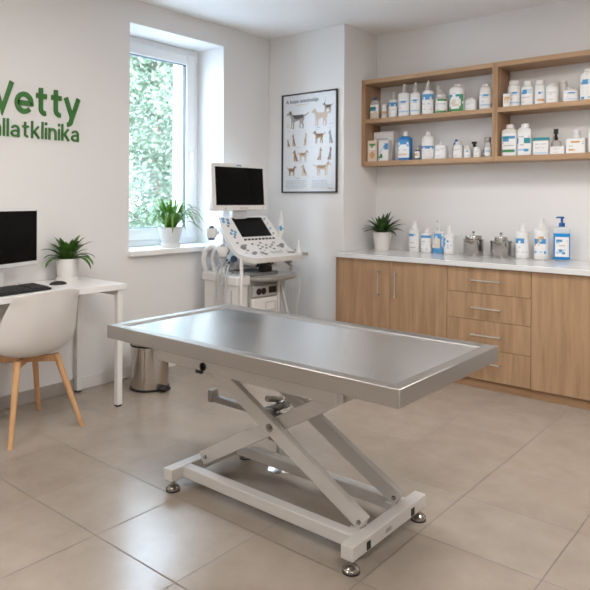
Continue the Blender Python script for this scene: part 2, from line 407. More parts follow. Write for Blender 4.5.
# ------------------------------------------------------------------ wall sign
def text_islands(body, size, offset=0.0, extrude=0.0, space=1.0):
    c = bpy.data.curves.new('t', 'FONT'); c.body = body; c.size = size; c.offset = offset; c.extrude = extrude; c.space_character = space
    c.resolution_u = 6
    ob = bpy.data.objects.new('t', c); COL.objects.link(ob)
    dg = bpy.context.evaluated_depsgraph_get(); dg.update()
    me = bpy.data.meshes.new_from_object(ob.evaluated_get(dg))
    bpy.data.objects.remove(ob); bpy.data.curves.remove(c)
    bm = bmesh.new(); bm.from_mesh(me); bpy.data.meshes.remove(me)
    bmesh.ops.remove_doubles(bm, verts=bm.verts, dist=1e-5)
    bm.verts.index_update(); seen = set(); isl = []
    for v in bm.verts:
        if v.index in seen: continue
        st = [v]; seen.add(v.index); vs = []
        while st:
            q = st.pop(); vs.append(q)
            for e in q.link_edges:
                w_ = e.other_vert(q)
                if w_.index not in seen: seen.add(w_.index); st.append(w_)
        isl.append(vs)
    groups = []
    for vs in sorted(isl, key=lambda s: -len(s)):
        a, b = min(v.co.x for v in vs), max(v.co.x for v in vs)
        for g in groups:
            ov = min(b, g[1])-max(a, g[0])
            if ov > .6*min(b-a, g[1]-g[0]): g[2] += vs; g[0] = min(a, g[0]); g[1] = max(b, g[1]); break
        else: groups.append([a, b, list(vs)])
    out = []
    for a, b, vs in sorted(groups, key=lambda g: g[0]):
        ix = {v.index: i for i, v in enumerate(vs)}
        fs = [[ix[v.index] for v in f.verts] for f in bm.faces if f.verts[0].index in ix]
        out.append(([v.co.copy() for v in vs], fs))
    bm.free(); return out
sign = thing('wall_sign', 'raised green clinic lettering in two lines on the wall above the desk', 'sign', (XW, 2.0, 1.66))
def arc(cx, cy, rx, ry, a0, a1, n=18):
    return [(cx+rx*math.cos(R(a0+(a1-a0)*k/n)), cy+ry*math.sin(R(a0+(a1-a0)*k/n))) for k in range(n+1)]
A_ = [[(.40, 0), (.40, .31)]+arc(.235, .31, .165, .155, 0, 155, 14), [(.40, .27), (.24, .265)]+arc(.225, .155, .165, .11, 95, 350, 16)]
GLYPH = {   # centre lines of the strokes: cap height .72, small letters .52
    'V': [[(.03, .72), (.29, .045), (.55, .72)]],
    'e': [[(.08, .255), (.475, .255)]+arc(.27, .26, .205, .205, 2, 318, 30)],
    't': [[(.15, .67), (.15, .17)]+arc(.27, .17, .12, .115, 180, 285, 10), [(.01, .475), (.32, .475)]],
    'y': [[(.03, .52), (.235, .02)], [(.44, .52), (.235, .02), (.20, -.06)]+arc(.09, -.05, .115, .105, -10, -95, 10)],
    'l': [[(.05, .74), (.05, 0)]], 'a': A_, '\u00e1': A_+[[(.20, .60), (.30, .72)]],
    'k': [[(.05, .74), (.05, 0)], [(.37, .52), (.07, .20)], [(.17, .30), (.40, 0)]],
    'i': [[(.05, .50), (.05, 0)], [(.05, .73), (.05, .62)]],
    'n': [[(.05, .52), (.05, 0)], [(.05, .28)]+arc(.215, .285, .165, .185, 170, 0, 16)+[(.38, 0)]],
}
def ribbon(mb, P, w, d, f):
    L = []; Rr = []; P = [p for i, p in enumerate(P) if i == 0 or math.dist(p, P[i-1]) > 1e-4]
    for i, p in enumerate(P):
        p = Vector(p); a = Vector(P[max(i-1, 0)]); c = Vector(P[min(i+1, len(P)-1)])
        d0 = (p-a).normalized() if i > 0 else (c-p).normalized(); d1 = (c-p).normalized() if i < len(P)-1 else d0
        n0 = Vector((-d0.y, d0.x)); n1 = Vector((-d1.y, d1.x)); m = (n0+n1)
        m = m.normalized() if m.length > 1e-6 else n0
        k = w/2/max(.4, m.dot(n0)); L.append(p+m*k); Rr.append(p-m*k)
    n = len(P); vs = []
    for q in (0, d):
        vs += [f(v.x, v.y, q) for v in L]+[f(v.x, v.y, q) for v in Rr]
    fs = []
    for i in range(n-1):
        fs += [(i, i+1, n+i+1, n+i), (2*n+i, 3*n+i, 3*n+i+1, 2*n+i+1), (i, 2*n+i, 2*n+i+1, i+1), (n+i, n+i+1, 3*n+i+1, 3*n+i)]
    fs += [(0, n, 3*n, 2*n), (n-1, 3*n-1, 4*n-1, 2*n-1)]
    mb.add(vs, fs)
def sign_line(body, y0, y1, ref, base, sz, stroke, gap):
    """letters from index ref on span y0..y1 along the wall"""
    ext = []; x = 0
    for ch in body:
        xs = [p[0] for s_ in GLYPH[ch] for p in s_]; lo, hi = min(xs)-stroke*.45, max(xs)+stroke*.45
        ext.append((x-lo, x, x+hi-lo)); x += hi-lo+gap
    k = (y1-y0)/(ext[-1][2]-ext[ref][1])
    for ch, (ox, lo, hi) in zip(body, ext):
        mb = MB()
        for i, s_ in enumerate(GLYPH[ch]):
            ribbon(mb, s_, stroke, .011+.0004*i, lambda a, c, q, ox=ox: Vector((XW+q, y1+(a+ox-ext[-1][2])*k, base+c*sz)))
        mb.build('letter', M['green'], sign)
sign_line('Vetty', 1.918, 2.366, 1, 1.818, .262, .118, .035)
sign_line('\u00e1llatklinika', 1.845, 2.356, 1, 1.668, .148, .086, .105)

# ------------------------------------------------------------------ poster
PX0, PX1, PZ0, PZ1 = -3.672, -3.072, 1.347, 2.206
po = thing('poster', 'framed poster of dog breeds hanging on the white pier', 'poster', (-3.372, YP, PZ0))
fr = MB(); T = .011
fr.box(PX0, PX0+T, YP-.02, YP, PZ0, PZ1); fr.box(PX1-T, PX1, YP-.02, YP, PZ0, PZ1)
fr.box(PX0+T, PX1-T, YP-.02, YP, PZ0, PZ0+T); fr.box(PX0+T, PX1-T, YP-.02, YP, PZ1-T, PZ1)
fr.build('poster_frame', M['frame'], po, bev=0.001)
MB().box(PX0+T, PX1-T, YP-.008, YP, PZ0+T, PZ1-T).build('poster_sheet', M['paper'], po)
PW, PH = PX1-PX0, PZ1-PZ0
def pp(x, y): return Vector((PX0+x*PW, YP-.0088, PZ1-y*PH))
L = text_islands('A kutya anat\u00f3mi\u00e1ja', 1.0, 0.022)
x1 = max(p.x for vs, fs in L for p in vs); tm = MB()
for vs, fs in L: tm.add([pp(.07, .092)+Vector((p.x/x1*.60*PW, 0, p.y*.044)) for p in vs], fs)
tm.build('poster_title', M['ink'], po)
STAND = [(0.0, .80), (.04, .86), (.12, .90), (.16, .97), (.25, .98), (.30, .90), (.35, .78), (.48, .74), (.75, .74), (.90, .76), (.99, .72), (1.12, .76), (1.24, .86), (1.26, .83), (1.15, .70), (1.01, .63), (.99, .46), (.92, .36), (.98, .22), (.96, .02), (.86, 0), (.85, .04), (.90, .08), (.88, .21), (.79, .34), (.79, .42), (.70, .45), (.52, .40), (.45, .36), (.43, .04), (.41, 0), (.32, 0), (.32, .03), (.36, .06), (.36, .36), (.29, .46), (.23, .62), (.21, .72), (.12, .75), (.03, .75)]
LEGS = [[(.27, .45), (.34, .45), (.30, .06), (.24, .02), (.22, .06), (.26, .1)], [(.74, .44), (.84, .44), (.80, .25), (.80, .05), (.73, .03), (.74, .24)]]
SADDLE = [(.34, .76), (.48, .735), (.76, .735), (.95, .73), (.95, .58), (.80, .54), (.62, .50), (.44, .56)]
EAR = [(.17, .96), (.25, .97), (.28, .80), (.21, .76)]
SIT = [(.30, 0), (.31, .3), (.33, .58), (.30, .68), (.17, .72), (.18, .80), (.30, .87), (.36, .97), (.50, .97), (.57, .86), (.56, .70), (.68, .52), (.80, .28), (.95, .10), (1.0, .04), (.9, .02), (.60, 0), (.55, .10), (.50, .28), (.46, .1), (.46, 0)]
SEAR = [(.36, .96), (.46, .96), (.54, .80), (.45, .76)]; SPATCH = [(.44, .68), (.56, .70), (.70, .48), (.80, .26), (.62, .2), (.50, .42)]
def dog(kind, x0, x1, y0, y1, body, patch, flip=False):
    b = MB(); shapes = [(STAND, 0), (LEGS[0], 0), (LEGS[1], 0), (SADDLE, 1), (EAR, 1)] if kind == 's' else [(SIT, 0), (SEAR, 1), (SPATCH, 1)]
    wmax = 1.26 if kind == 's' else 1.0
    for i, (P, mi) in enumerate(shapes):
        Q = [((1-a/wmax) if flip else a/wmax, c) for a, c in P]
        b.add([pp(x0+(x1-x0)*a, y1-(y1-y0)*c)-Vector((0, .0002*i+.0002, 0)) for a, c in Q], [tuple(range(len(Q)))], mi)
    b.build('dog_illustration', [M[body], M[patch]], po)
dog('s', .74, .93, .115, .225, 'd_tan', 'd_dark')
dog('s', .08, .50, .165, .355, 'd_grey', 'd_dark')
dog('s', .54, .90, .165, .345, 'd_cream', 'd_cream')
dog('t', .08, .15, .455, .53, 'd_brown', 'd_tan'); dog('t', .17, .26, .40, .53, 'd_tan', 'd_brown')
dog('t', .40, .48, .395, .53, 'd_cream', 'd_tan', True); dog('s', .57, .80, .385, .515, 'd_tan', 'd_brown')
dog('t', .83, .93, .385, .52, 'd_grey', 'd_blue')
dog('t', .18, .31, .565, .685, 'd_tan', 'd_brown'); dog('s', .28, .50, .57, .685, 'd_cream', 'd_tan', True)
dog('t', .65, .75, .55, .68, 'd_tan', 'd_cream', True); dog('t', .83, .92, .55, .68, 'd_brown', 'd_blue', True)
dog('s', .09, .27, .725, .83, 'd_brown', 'd_brown', True); dog('t', .33, .48, .715, .83, 'd_cream', 'd_tan')
dog('s', .57, .90, .695, .83, 'd_cream', 'd_tan', True)
tx = MB(); tr_ = random.Random(4)
def bar(x0, x1, y, hgt, mi): tx.add([pp(x0, y), pp(x1, y), pp(x1, y+hgt), pp(x0, y+hgt)], [(0, 1, 2, 3)], mi)
for c0, c1 in ((.07, .47), (.55, .93)):
    for k in range(6): bar(c0, c1-tr_.uniform(0, .12), .877+k*.0145, .0045, 0 if k % 3 else 2)
bar(.30, .50, .112, .004, 1); bar(.26, .34, .118, .003, 1); bar(.63, .70, .355, .005, 2); bar(.86, .92, .325, .005, 2); bar(.08, .14, .305, .005, 1); bar(.08, .13, .325, .005, 1)
bar(.27, .33, .852, .007, 2); bar(.84, .92, .955, .006, 1); bar(.785, .793, .065, .05, 0)
for k in range(26):
    x, y = tr_.uniform(.07, .88), tr_.choice((.37, .375, .54, .545, .69, .695, .838, .843)); bar(x, x+tr_.uniform(.02, .06), y, .003, 0)
tx.build('poster_text', [M['ink2'], M['inko'], M['inkb']], po)

# ------------------------------------------------------------------ desk
DZ = 0.761; DY0, DY1, DX1 = 0.95, 2.385, -3.335
dk = thing('desk', 'white desk with square metal legs against the left wall', 'desk', (-3.59, 1.67, 0))
MB().box(XW+.002, DX1, DY0, DY1, DZ-.036, DZ).build('desktop', M['desk'], dk, bev=0.002)
for y0 in (DY1-.058, DY0+.022):
    for x0 in (DX1-.045, XW+.012):
        lg = MB().box(x0, x0+.036, y0, y0+.036, 0.010, DZ-.036).build('leg', M['desk_leg'], dk, bev=0.002)
        MB().box(x0+.002, x0+.034, y0+.002, y0+.034, 0, 0.010).build('leg_pad', M['rubber'], lg)
    MB().box(XW+.048, DX1-.045, y0, y0+.036, DZ-.072, DZ-.036).build('side_rail', M['desk_leg'], dk, bev=0.002)
MB().box(-3.70, -3.682, DY0+.06, 1.62, 0.30, DZ-.036).build('modesty_panel', M['panel_grey'], dk, bev=0.001)

# computer monitor
mo = thing('computer_monitor', 'computer monitor with black screen and silver rim on the white desk', 'monitor', (-3.585, 1.735, DZ), R(20))
mo.rotation_euler.z = R(20)            # local +x is the way the screen faces, +y to its right edge
W2, H0, H1 = .265, .125, .462
b = MB(); b.box(-.035, .0, -W2, W2, H0, H1); b.build('monitor_case', M['silver'], mo, bev=0.006)
MB().box(-.002, .0015, -W2+.012, W2-.012, H0+.026, H1-.010).build('screen', M['screen'], mo)
s = MB(); s.box(-.06, -.035, -.03, .03, .012, .30); s.build('stand_neck', M['silver'], mo, bev=0.004)
MB().rbox(-.13, .0, -.12, .12, 0, .012, .03).build('stand_base', M['silver'], mo, bev=0.002)

# keyboard
kb = thing('keyboard', 'black computer keyboard on the white desk in front of the monitor', 'keyboard', (-3.468, 1.695, DZ), R(9))
kb.rotation_euler.z = R(9)
b = MB(); b.prism([(-.085, .006), (.085, .002), (.085, .014), (-.085, .026)], lambda a, c, d: Vector((a, d-.225, c)), .45)
b.build('keyboard_case', M['black'], kb, bev=0.003)
ks = MB()
for r_ in range(6):
    x = -.070+r_*.0255
    if r_ == 5:
        spans = [(-.205, -.165), (-.160, -.125), (-.120, .04), (.045, .085), (.10, .135), (.14, .21)]
    else:
        spans = [(-.205+k*.0205, -.205+k*.0205+.0175) for k in range(15)]+[(.115+k*.0205, .115+k*.0205+.0175) for k in range(5)]
    z = .026-(x+.085)*.0705
    for y0, y1 in spans: ks.box(x, x+.021, y0, y1, z-.002, z+.006)
ks.build('keys', M['key'], kb, bev=0.0015)

# mouse
ms = thing('computer_mouse', 'small black computer mouse beside the potted plant on the desk', 'mouse', (-3.60, 2.075, DZ), R(70))
secs = []
for k in range(9):
    t = k/8; z = .021*t
    sc_ = math.sqrt(max(0.0, 1-(t*.96)**2.2))
    secs.append([Vector((.052*sc_*math.cos(a), .031*sc_*math.sin(a), z)) for a in [2*PI*i/24 for i in range(24)]])
MB().loft(secs).build('mouse_shell', M['black'], ms)
MB().cyl((.022, -.003, .016), (.022, .003, .016), .005, n=12).build('scroll_wheel', M['rubber'], ms)

# ------------------------------------------------------------------ plants
def leaf_strip(mb, base, az, lean, length, width, droop, n=9, fold=.25, pw=1.0, twist=0.0, tipw=0.0):
    p = Vector(base); el = lean; vs = []; fs = []
    for i in range(n+1):
        t = i/n
        d = Vector((math.cos(az)*math.cos(el), math.sin(az)*math.cos(el), math.sin(el)))
        sd = Vector((-math.sin(az+twist*t), math.cos(az+twist*t), 0)); up = d.cross(sd); 
        if up.z < 0: up = -up
        wdt = width*(math.sin(PI*min(1, (.12+.88*t)**pw))**.8 if t < 1 else tipw)
        vs += [p-sd*wdt+up*wdt*fold, p.copy(), p+sd*wdt+up*wdt*fold]
        p = p+d*length/n; el -= droop/n*(.4+1.2*t)
    for i in range(n):
        a = i*3; fs += [(a, a+1, a+4, a+3), (a+1, a+2, a+5, a+4)]
    mb.add(vs, fs)
def potted(name, label, loc, potprof, potmat, soil_r, soil_z, saucer, leaves, leafmat, group=None, pn='pot'):
    t = thing(name, label, 'plant', loc, 0, group)
    o = Vector(loc)
    p = MB().lathe(potprof, o, 40).build(pn, potmat, t)
    MB().lathe([(soil_r*.2, soil_z+.008), (soil_r*.7, soil_z+.004), (soil_r, soil_z)], o, 24).build('soil', M['soil'], t)
    if saucer: MB().lathe(saucer, o, 40).build('saucer', potmat, t)
    f = MB(); leaves(f, o+Vector((0, 0, soil_z)))
    ob = f.build('foliage', leafmat, t, angle=180)
    return t
def potp(r0, r1, h, th=.006, rim=0.0):
    P = [(r0*.9, 0), (r0, .004), (r0+(r1-r0)*.5, h*.5), (r1, h-.004)]
    if rim: P = [(r0*.9, 0), (r0, .004), (r1-.002, h-rim-.001), (r1, h-rim), (r1+.001, h-.004)]
    return P+[(r1-.001, h), (r1-th+.001, h), (r1-th, h-.004), (r1-th-.002, h-.03)]
def arc_leaf(mb, base, az, reach, height, phase, width, n=14):
    ca, sa = math.cos(az), math.sin(az); pts = []
    for i in range(n+1):
        t = i/n; pts.append(Vector((reach*t**.9*ca, reach*t**.9*sa, height*math.sin(PI*phase*t)/max(.5, math.sin(min(PI/2, PI*phase)))))+Vector(base))
    vs = []; fs = []; sd = Vector((-sa, ca, 0))
    for i, p in enumerate(pts):
        t = i/n; d = (pts[min(i+1, n)]-pts[max(i-1, 0)]).normalized(); up = d.cross(sd); up = up if up.z > 0 else -up
        w_ = width*min(1, .55+1.6*t)*(1-t**3)**.8
        vs += [p-sd*w_+up*w_*.3, p, p+sd*w_+up*w_*.3]
    for i in range(n):
        a = i*3; fs += [(a, a+1, a+4, a+3), (a+1, a+2, a+5, a+4)]
    mb.add(vs, fs)
def spider(f, o):
    rr = random.Random(11)
    for k in range(64):
        az = k*2.39996+rr.uniform(-.2, .2); q = k/63
        reach = .06+.22*q**.6+rr.uniform(-.02, .03); h_ = .24-.15*q+rr.uniform(-.03, .03); ph = .42+.62*q+rr.uniform(-.06, .06)
        bx = o+Vector((.016*math.cos(az), .016*math.sin(az), -.004))
        if o.x+reach*math.cos(az) < -4.13: reach = max(.06, (-4.13-o.x)/math.cos(az))
        arc_leaf(f, bx, az, reach, h_, ph, rr.uniform(.0115, .0165))
potted('spider_plant', 'spider plant with long arching leaves in white pot on the window sill', (-3.93, 3.215, WZ0),
       potp(.060, .096, .155, .006, 0)[:3]+[(.096, .150), (.097, .155), (.090, .155), (.089, .150), (.087, .13)], M['pot_old'], .088, .143,
       [(.058, 0), (.075, 0), (.080, .028), (.078, .030), (.074, .027)], spider, M['spider'])
def bushy(f, o):
    rr = random.Random(5)
    for k in range(44):
        az = 2*PI*k/44*3.2+rr.uniform(-.25, .25); lean = rr.uniform(.35, 1.45)
        ln = rr.uniform(.145, .22)*(1.06-.12*lean)
        if math.cos(az) < 0: ln = min(ln, .068/max(.05, -math.cos(az)*math.cos(lean*.75)))
        leaf_strip(f, o+Vector((.02*math.cos(az), .02*math.sin(az), -.004)), az, lean, ln, rr.uniform(.017, .025), (1.6-lean)*1.5+.35, 9, .3, 1.1)
potted('leafy_plant', 'small bushy green plant in white pot on the desk', (-3.745, 2.222, DZ),
       [(.055, .012), (.058, .014), (.066, .07), (.072, .138), (.071, .141), (.065, .141), (.064, .136), (.062, .11)], M['pot'], .064, .128,
       [(.062, 0), (.068, 0), (.071, .022), (.070, .024), (.066, .022), (.06, .014)], bushy, M['fern'])
def palmy(f, o):
    rr = random.Random(8)
    for k in range(34):
        az = 2*PI*k/34*2.4+rr.uniform(-.2, .2); lean = [0.55, 0.85, 1.2][k % 3]+rr.uniform(-.15, .15)
        leaf_strip(f, o+Vector((.018*math.cos(az), .018*math.sin(az), -.004)), az, lean, rr.uniform(.16, .215), rr.uniform(.018, .024), (1.45-lean)*1.5+.1, 10, .35, .85)
ZT = 0.867
potted('leafy_plant', 'dark green plant with pointed leaves in white pot at the worktop corner', (-2.835, 4.575, ZT),
       [(.058, 0), (.060, .004), (.063, .024), (.0615, .025), (.080, .150), (.081, .153), (.074, .153), (.073, .148), (.071, .12)], M['pot'], .072, .140,
       None, palmy, M['dark_leaf'])

# ------------------------------------------------------------------ chair
CX, CY = -3.425, 1.785
ch = thing('shell_chair', 'white plastic shell chair with wooden legs pulled up to the desk', 'chair', (CX, CY, 0), R(3))
prof = [(-.235, .444, .185), (-.21, .449, .205), (-.15, .442, .222), (-.06, .425, .232), (.03, .416, .236), (.10, .420, .238), (.155, .440, .240), (.195, .490, .240), (.222, .560, .236), (.243, .630, .224), (.260, .700, .203), (.272, .762, .196), (.278, .790, .188), (.280, .799, .178)]
sh = MB(); NU = 18; vs = []; fs = []
for i, (x, z, hw) in enumerate(prof):
    t = i/(len(prof)-1)
    back = min(1, max(0, (x-.02)/.20)) if i > 4 else 0
    for j in range(NU+1):
        u = -1+2*j/NU
        c = abs(u)**2.6
        dz = c*(.085*(1-back)*(0.35+.65*min(1, (x+.24)/.2)) if back < 1 else 0)+(c*.035*back if i < 11 else 0)-(.030*abs(u)**4 if i == len(prof)-1 else 0)-(.012*abs(u)**4 if i == len(prof)-2 else 0)
        dx = -c*(.105*back)*(1-.45*max(0, (z-.6)/.2))
        vs.append(Vector((x+dx, u*hw, z+dz)))
for i in range(len(prof)-1):
    for j in range(NU):
        a = i*(NU+1)+j; fs.append((a, a+1, a+NU+2, a+NU+1))
sh.add(vs, fs); so = sh.build('seat_shell', M['shell'], ch, angle=180)
m_ = so.modifiers.new('thick', 'SOLIDIFY'); m_.thickness = .007; m_.offset = 0
smooth_sub(so, 2)
LT, LB = [(-.115, -.115), (-.115, .115), (.105, -.115), (.105, .115)], [(-.225, -.215), (-.225, .212), (.215, -.215), (.215, .212)]
for (tx_, ty), (bx, by) in zip(LT, LB):
    p0, p1 = Vector((bx, by, 0)), Vector((tx_, ty, .412 if tx_ < 0 else .414))
    secs = []
    for k in range(7):
        t = k/6; p = p0.lerp(p1, t); r = .0125+.0065*t
        secs.append([p+Vector((r*math.cos(a), r*math.sin(a), 0)) for a in [2*PI*i/16 for i in range(16)]])
    MB().loft(secs).build('leg', M['beech'], ch)
for ax in (0, 1):
    cb = MB()
    pts = [(LT[0], LT[3]), (LT[1], LT[2])][ax]
    a, b_ = Vector((*pts[0], .392)), Vector((*pts[1], .392))
    d = (b_-a).normalized(); n_ = Vector((-d.y, d.x, 0))*.013
    cb.add([a-n_+Vector((0, 0, -.02)), a+n_+Vector((0, 0, -.02)), a+n_+Vector((0, 0, .018)), a-n_+Vector((0, 0, .018)),
            b_-n_+Vector((0, 0, -.02)), b_+n_+Vector((0, 0, -.02)), b_+n_+Vector((0, 0, .018)), b_-n_+Vector((0, 0, .018))],
           [(3, 2, 1, 0), (4, 5, 6, 7), (0, 1, 5, 4), (1, 2, 6, 5), (2, 3, 7, 6), (3, 0, 4, 7)])
    cb.build('cross_bar', M['beech'], ch, bev=.002)

# ------------------------------------------------------------------ pedal bin
bn = thing('pedal_bin', 'round stainless steel pedal bin on the floor by the window wall', 'bin', (-3.53, 2.715, 0), R(0.5))
MB().lathe([(.120, 0), (.131, .002), (.132, .014), (.128, .016)], (0, 0, 0), 48).build('base_ring', M['rubber'], bn)
MB().lathe([(.126, .012), (.127, .30), (.120, .30)], (0, 0, 0), 56, caps=False).build('bin_body', M['binsteel'], bn)
MB().lathe([(.129, .294), (.131, .298), (.131, .304), (.128, .306)], (0, 0, 0), 48).build('rim', M['rubber'], bn)
MB().lathe([(.127, .304), (.126, .322), (.112, .334), (.07, .343), (.02, .346)], (0, 0, 0), 48).build('lid', M['binsteel'], bn)
pe = MB(); pe.tube([(.115, .03, .022), (.175, .03, .022), (.185, .0, .022), (.175, -.03, .022), (.115, -.03, .022)], .008, 8)
pe.build('pedal_loop', M['black'], bn)
MB().box(.128, .176, -.022, .022, .012, .028).build('pedal_pad', M['black'], bn, bev=.005)
hb = MB(); hb.tube([(-.02, .130, .315), (.04, .145, .28), (.06, .142, .22), (.03, .136, .19)], .004, 8); hb.build('carry_handle', M['chrome'], bn)

# ------------------------------------------------------------------ cabinets and worktop
YD = 4.14
wt = MB().box(XC+.002, -.54, YD-.022, YB-.001, ZT-.036, ZT).build('worktop', M['counter'], bev=.003)
tag(wt, 'pale grey stone worktop running along the oak base cabinets', 'worktop')
def handle(parent, p0, p1, out=.03):
    p0, p1 = Vector(p0), Vector(p1); d = (p1-p0).normalized(); h = MB()
    o = Vector((0, -out, 0)); h.cyl(p0+o, p1+o, .0055, n=12)
    for q in (p0+d*.012, p1-d*.012): h.cyl(q, q+o, .0045, n=10)
    return h.build('handle', M['nickel'], parent)
def carcass(name, label, x0, x1, cat='cabinet'):
    c = thing(name, label, cat, ((x0+x1)/2, (YD+YB)/2, 0), 0, 'oak base cabinets under the worktop')
    MB().box(x0+.0008, x1-.0008, YD+.019, YB-.002, .075, ZT-.036).build('cabinet_body', M['gap'], c)
    MB().box(x0+.0008, x1-.0008, YD+.035, YD+.052, 0, .075).build('plinth', M['toe'], c)
    return c
ZD0, ZD1 = .068, .829
X0, X1, X2, X3, X4 = -2.982, -2.030, -1.440, -.55, .30
c1 = carcass('double_cabinet', 'oak base cabinet with two doors at the left end under the plant', X0, X1)
MB().box(X0-.0005, X0+.018, YD, YD+.019, ZD0, ZT-.0365).build('end_panel', M['oakz'], c1, bev=.0008)
xm = -2.498
for a, b_, hx in ((X0+.020, xm-.0015, -2.586), (xm+.0015, X1-.0015, -2.440)):
    d = MB().box(a, b_, YD, YD+.0185, ZD0, ZD1).build('door', M['oakz'], c1, bev=.0008)
    handle(d, (hx, YD, .560), (hx, YD, .757))
c2 = carcass('drawer_cabinet', 'oak base cabinet of four drawers in the middle of the row', X1, X2)
zs = [.829, .655, .472, .279, .068]
for k in range(4):
    d = MB().box(X1+.0015, X2-.0015, YD, YD+.0185, zs[k+1]+.0015, zs[k]-.0015).build('drawer', M['oakz'], c2, bev=.0008)
    hz = [.744, .558, .374, .188][k]
    handle(d, (-1.842, YD, hz), (-1.632, YD, hz))
c3 = carcass('tall_door_cabinet', 'oak base cabinet with plain doors right of the drawers', X2, X3)
MB().box(X2+.0015, -.997, YD, YD+.0185, ZD0, ZD1).build('door', M['oakz'], c3, bev=.0008)
d = MB().box(-.994, X3-.0015, YD, YD+.0185, ZD0, ZD1).build('door', M['oakz'], c3, bev=.0008)
handle(d, (-.94, YD, .56), (-.94, YD, .757))
struct(MB().box(XC+.001, X0-.001, YD+.02, YB-.002, 0, ZT-.0365).build('trim_filler', M['oakz']))

# ------------------------------------------------------------------ wall shelves
YS = 4.52
def shelf_unit(label, x0, x1):
    s = thing('wall_shelf', label, 'shelf', ((x0+x1)/2, YB, 1.576), 0, 'oak box shelves above the worktop')
    y0, y1 = YS, YB-.001
    for a, b_ in ((x0, x0+.036 if x0 < -2 else x0+.020), (x1-.020, x1)):
        MB().box(a, b_, y0, y1, 1.576, 2.303).build('side_panel', M['oakz'], s, bev=.001)
    ia, ib = (x0+.036 if x0 < -2 else x0+.020), x1-.020
    for z0, z1, nm in ((1.576, 1.613, 'bottom_board'), (1.935, 1.971, 'middle_board'), (2.268, 2.303, 'top_board')):
        MB().box(ia, ib, y0+(.004 if nm == 'middle_board' else 0), y1, z0, z1).build(nm, M['oakx'], s, bev=.001)
shelf_unit('left oak box shelf with two rows of bottles on the back wall', XC+.001, -1.8445)
shelf_unit('right oak box shelf running out of the picture on the back wall', -1.8435, -.672)

# ------------------------------------------------------------------ bottles, jars and cartons
def se(rx, ry, n, z, N=32, c=Vector((0, 0, 0))):
    out = []
    for k in range(N):
        a = 2*PI*k/N; ca, sa = math.cos(a), math.sin(a)
        out.append(c+Vector((rx*abs(ca)**(2/n)*(1 if ca >= 0 else -1), ry*abs(sa)**(2/n)*(1 if sa >= 0 else -1), z)))
    return out
def se_pt(rx, ry, n, a):
    ca, sa = math.cos(a), math.sin(a)
    return rx*abs(ca)**(2/n)*(1 if ca >= 0 else -1), ry*abs(sa)**(2/n)*(1 if sa >= 0 else -1)
def fine(pat):
    out = []
    for r in pat.split('/'):
        out += [''.join('w' if c == 'k' else c for c in r), r, ''.join('w' if c in 'kl' else c for c in r)]
    return out
def put_label(parent, rx, ry, n, z0, z1, pat, half=62):
    rows = fine(pat); nr = len(rows); nc = max(len(r) for r in rows)
    mats = []; mb = MB(); sub = 2; N = nc*sub
    idx = {}
    for j in range(N+1):
        a = R(-90-half+2*half*j/N); x, y = se_pt(rx+.0009, ry+.0009, n, a)
        for i in range(nr+1): mb.v.append(Vector((x, y, z1+(z0-z1)*i/nr)))
    for j in range(N):
        for i in range(nr):
            c = (rows[i]+'w'*nc)[j//sub]
            if c not in idx: idx[c] = len(mats); mats.append(M[LM[c]])
            a = j*(nr+1)+i; mb.f.append([a, a+nr+1, a+nr+2, a+1]); mb.m.append(idx[c])
    return mb.build('label', mats, parent, world=False, angle=60)
P_BAND = 'wwwwwwww/wbbbbbww/wbbllbww/wwwwwwww/wkwkkwkw/wwwwwwww/wwllwwww/wwwwwwww'
P_BAND2 = 'wwwwwwww/wllbblww/wwkkkwww/wwwwwwww/wwkwwwww/wwwwwwww/wllllllw/wwwwwwww'
P_TOP = 'bbbbbbbb/bbwbbwbb/wwwwwwww/wkkwkwww/wwwwwwww/wwkwwkww/wwwwwwww'
P_GREEN = 'wwwwwwww/wggttwww/ggtbbwww/wwwwnnww/nnnnnnnn/nnknknnn/nnnnnnnn'
P_ORANGE = 'wwwwww/wooooo/wonnow/wnkknw/wwwwww'
P_TEAL = 'wwwkwwww/tttwttgg/ttwwwtgg/twwnwwgg/wwnnwwgw/wwwnnwgg/ggwwwggg/gggggggg'
P_PLAIN = 'wwwwwwww/wkkkkkww/wwkkwwww/wwwwwwww/wwwwwwww/wwkkwwww/wwwwwwww'
P_SQ = 'wwwwwwww/wbbtbbww/wwbbwwww/wkkwwwww/wwwkkwww/wwwwwwww/wttggbww/wwwwwwww'
P_SQ2 = 'wwwwwwww/wwkkwkww/bbwwttbw/bbwwttbw/wwwkwwww/wwwwwwww/wlllblww/wwwwwwww'
P_CART = 'wwwwwwww/wkkwkkkw/wwwwwwww/wkkkwkww/wwwwwwww/wwwwwwww/llllllll'
P_CARTO = 'wwwwwwww/wwoooowk/wwwwwwwk/wkkwwwww/wwwwwwww/woonwwww/wwwwwwww'
P_BOX = 'nnnnnn/nggggn/nwgown/nwwwwn/nwnnnn/nnoonn/noooon/nnoonn/nnnnnn'
P_OVAL = 'wwwwwwww/wwwwwbbb/wwwwbbbb/wwwllbbb/wllwwwww/wlwwwwww/wggwwwww/gggkwwww/wwwwwwww'
P_DARK = 'kkbblllw/kbbbllkw/wwwwwwww/wkkkkwww/wwwwwwww/wkkwwwww/wwwwwwww'
P_GJAR = 'gwgggggg/wwwwwwww/wkkkkkkw/wwkwwwww/wwwwwwww/wnnwwwnn/gggggggg'
P_BLUEL = 'bbbbbbbb/bwwbbwwb/bwbwwbwb/wwwwwwww/wkkwkwww/wwwwwwww/wnnnnwww/wwwwwwww'
P_LIQ = 'wwwwwwww/wbbbwwkw/wllwwwww/wwwkkwww/wwwwwwww/wwlblwww/wlllbwww/wwwwwwww'
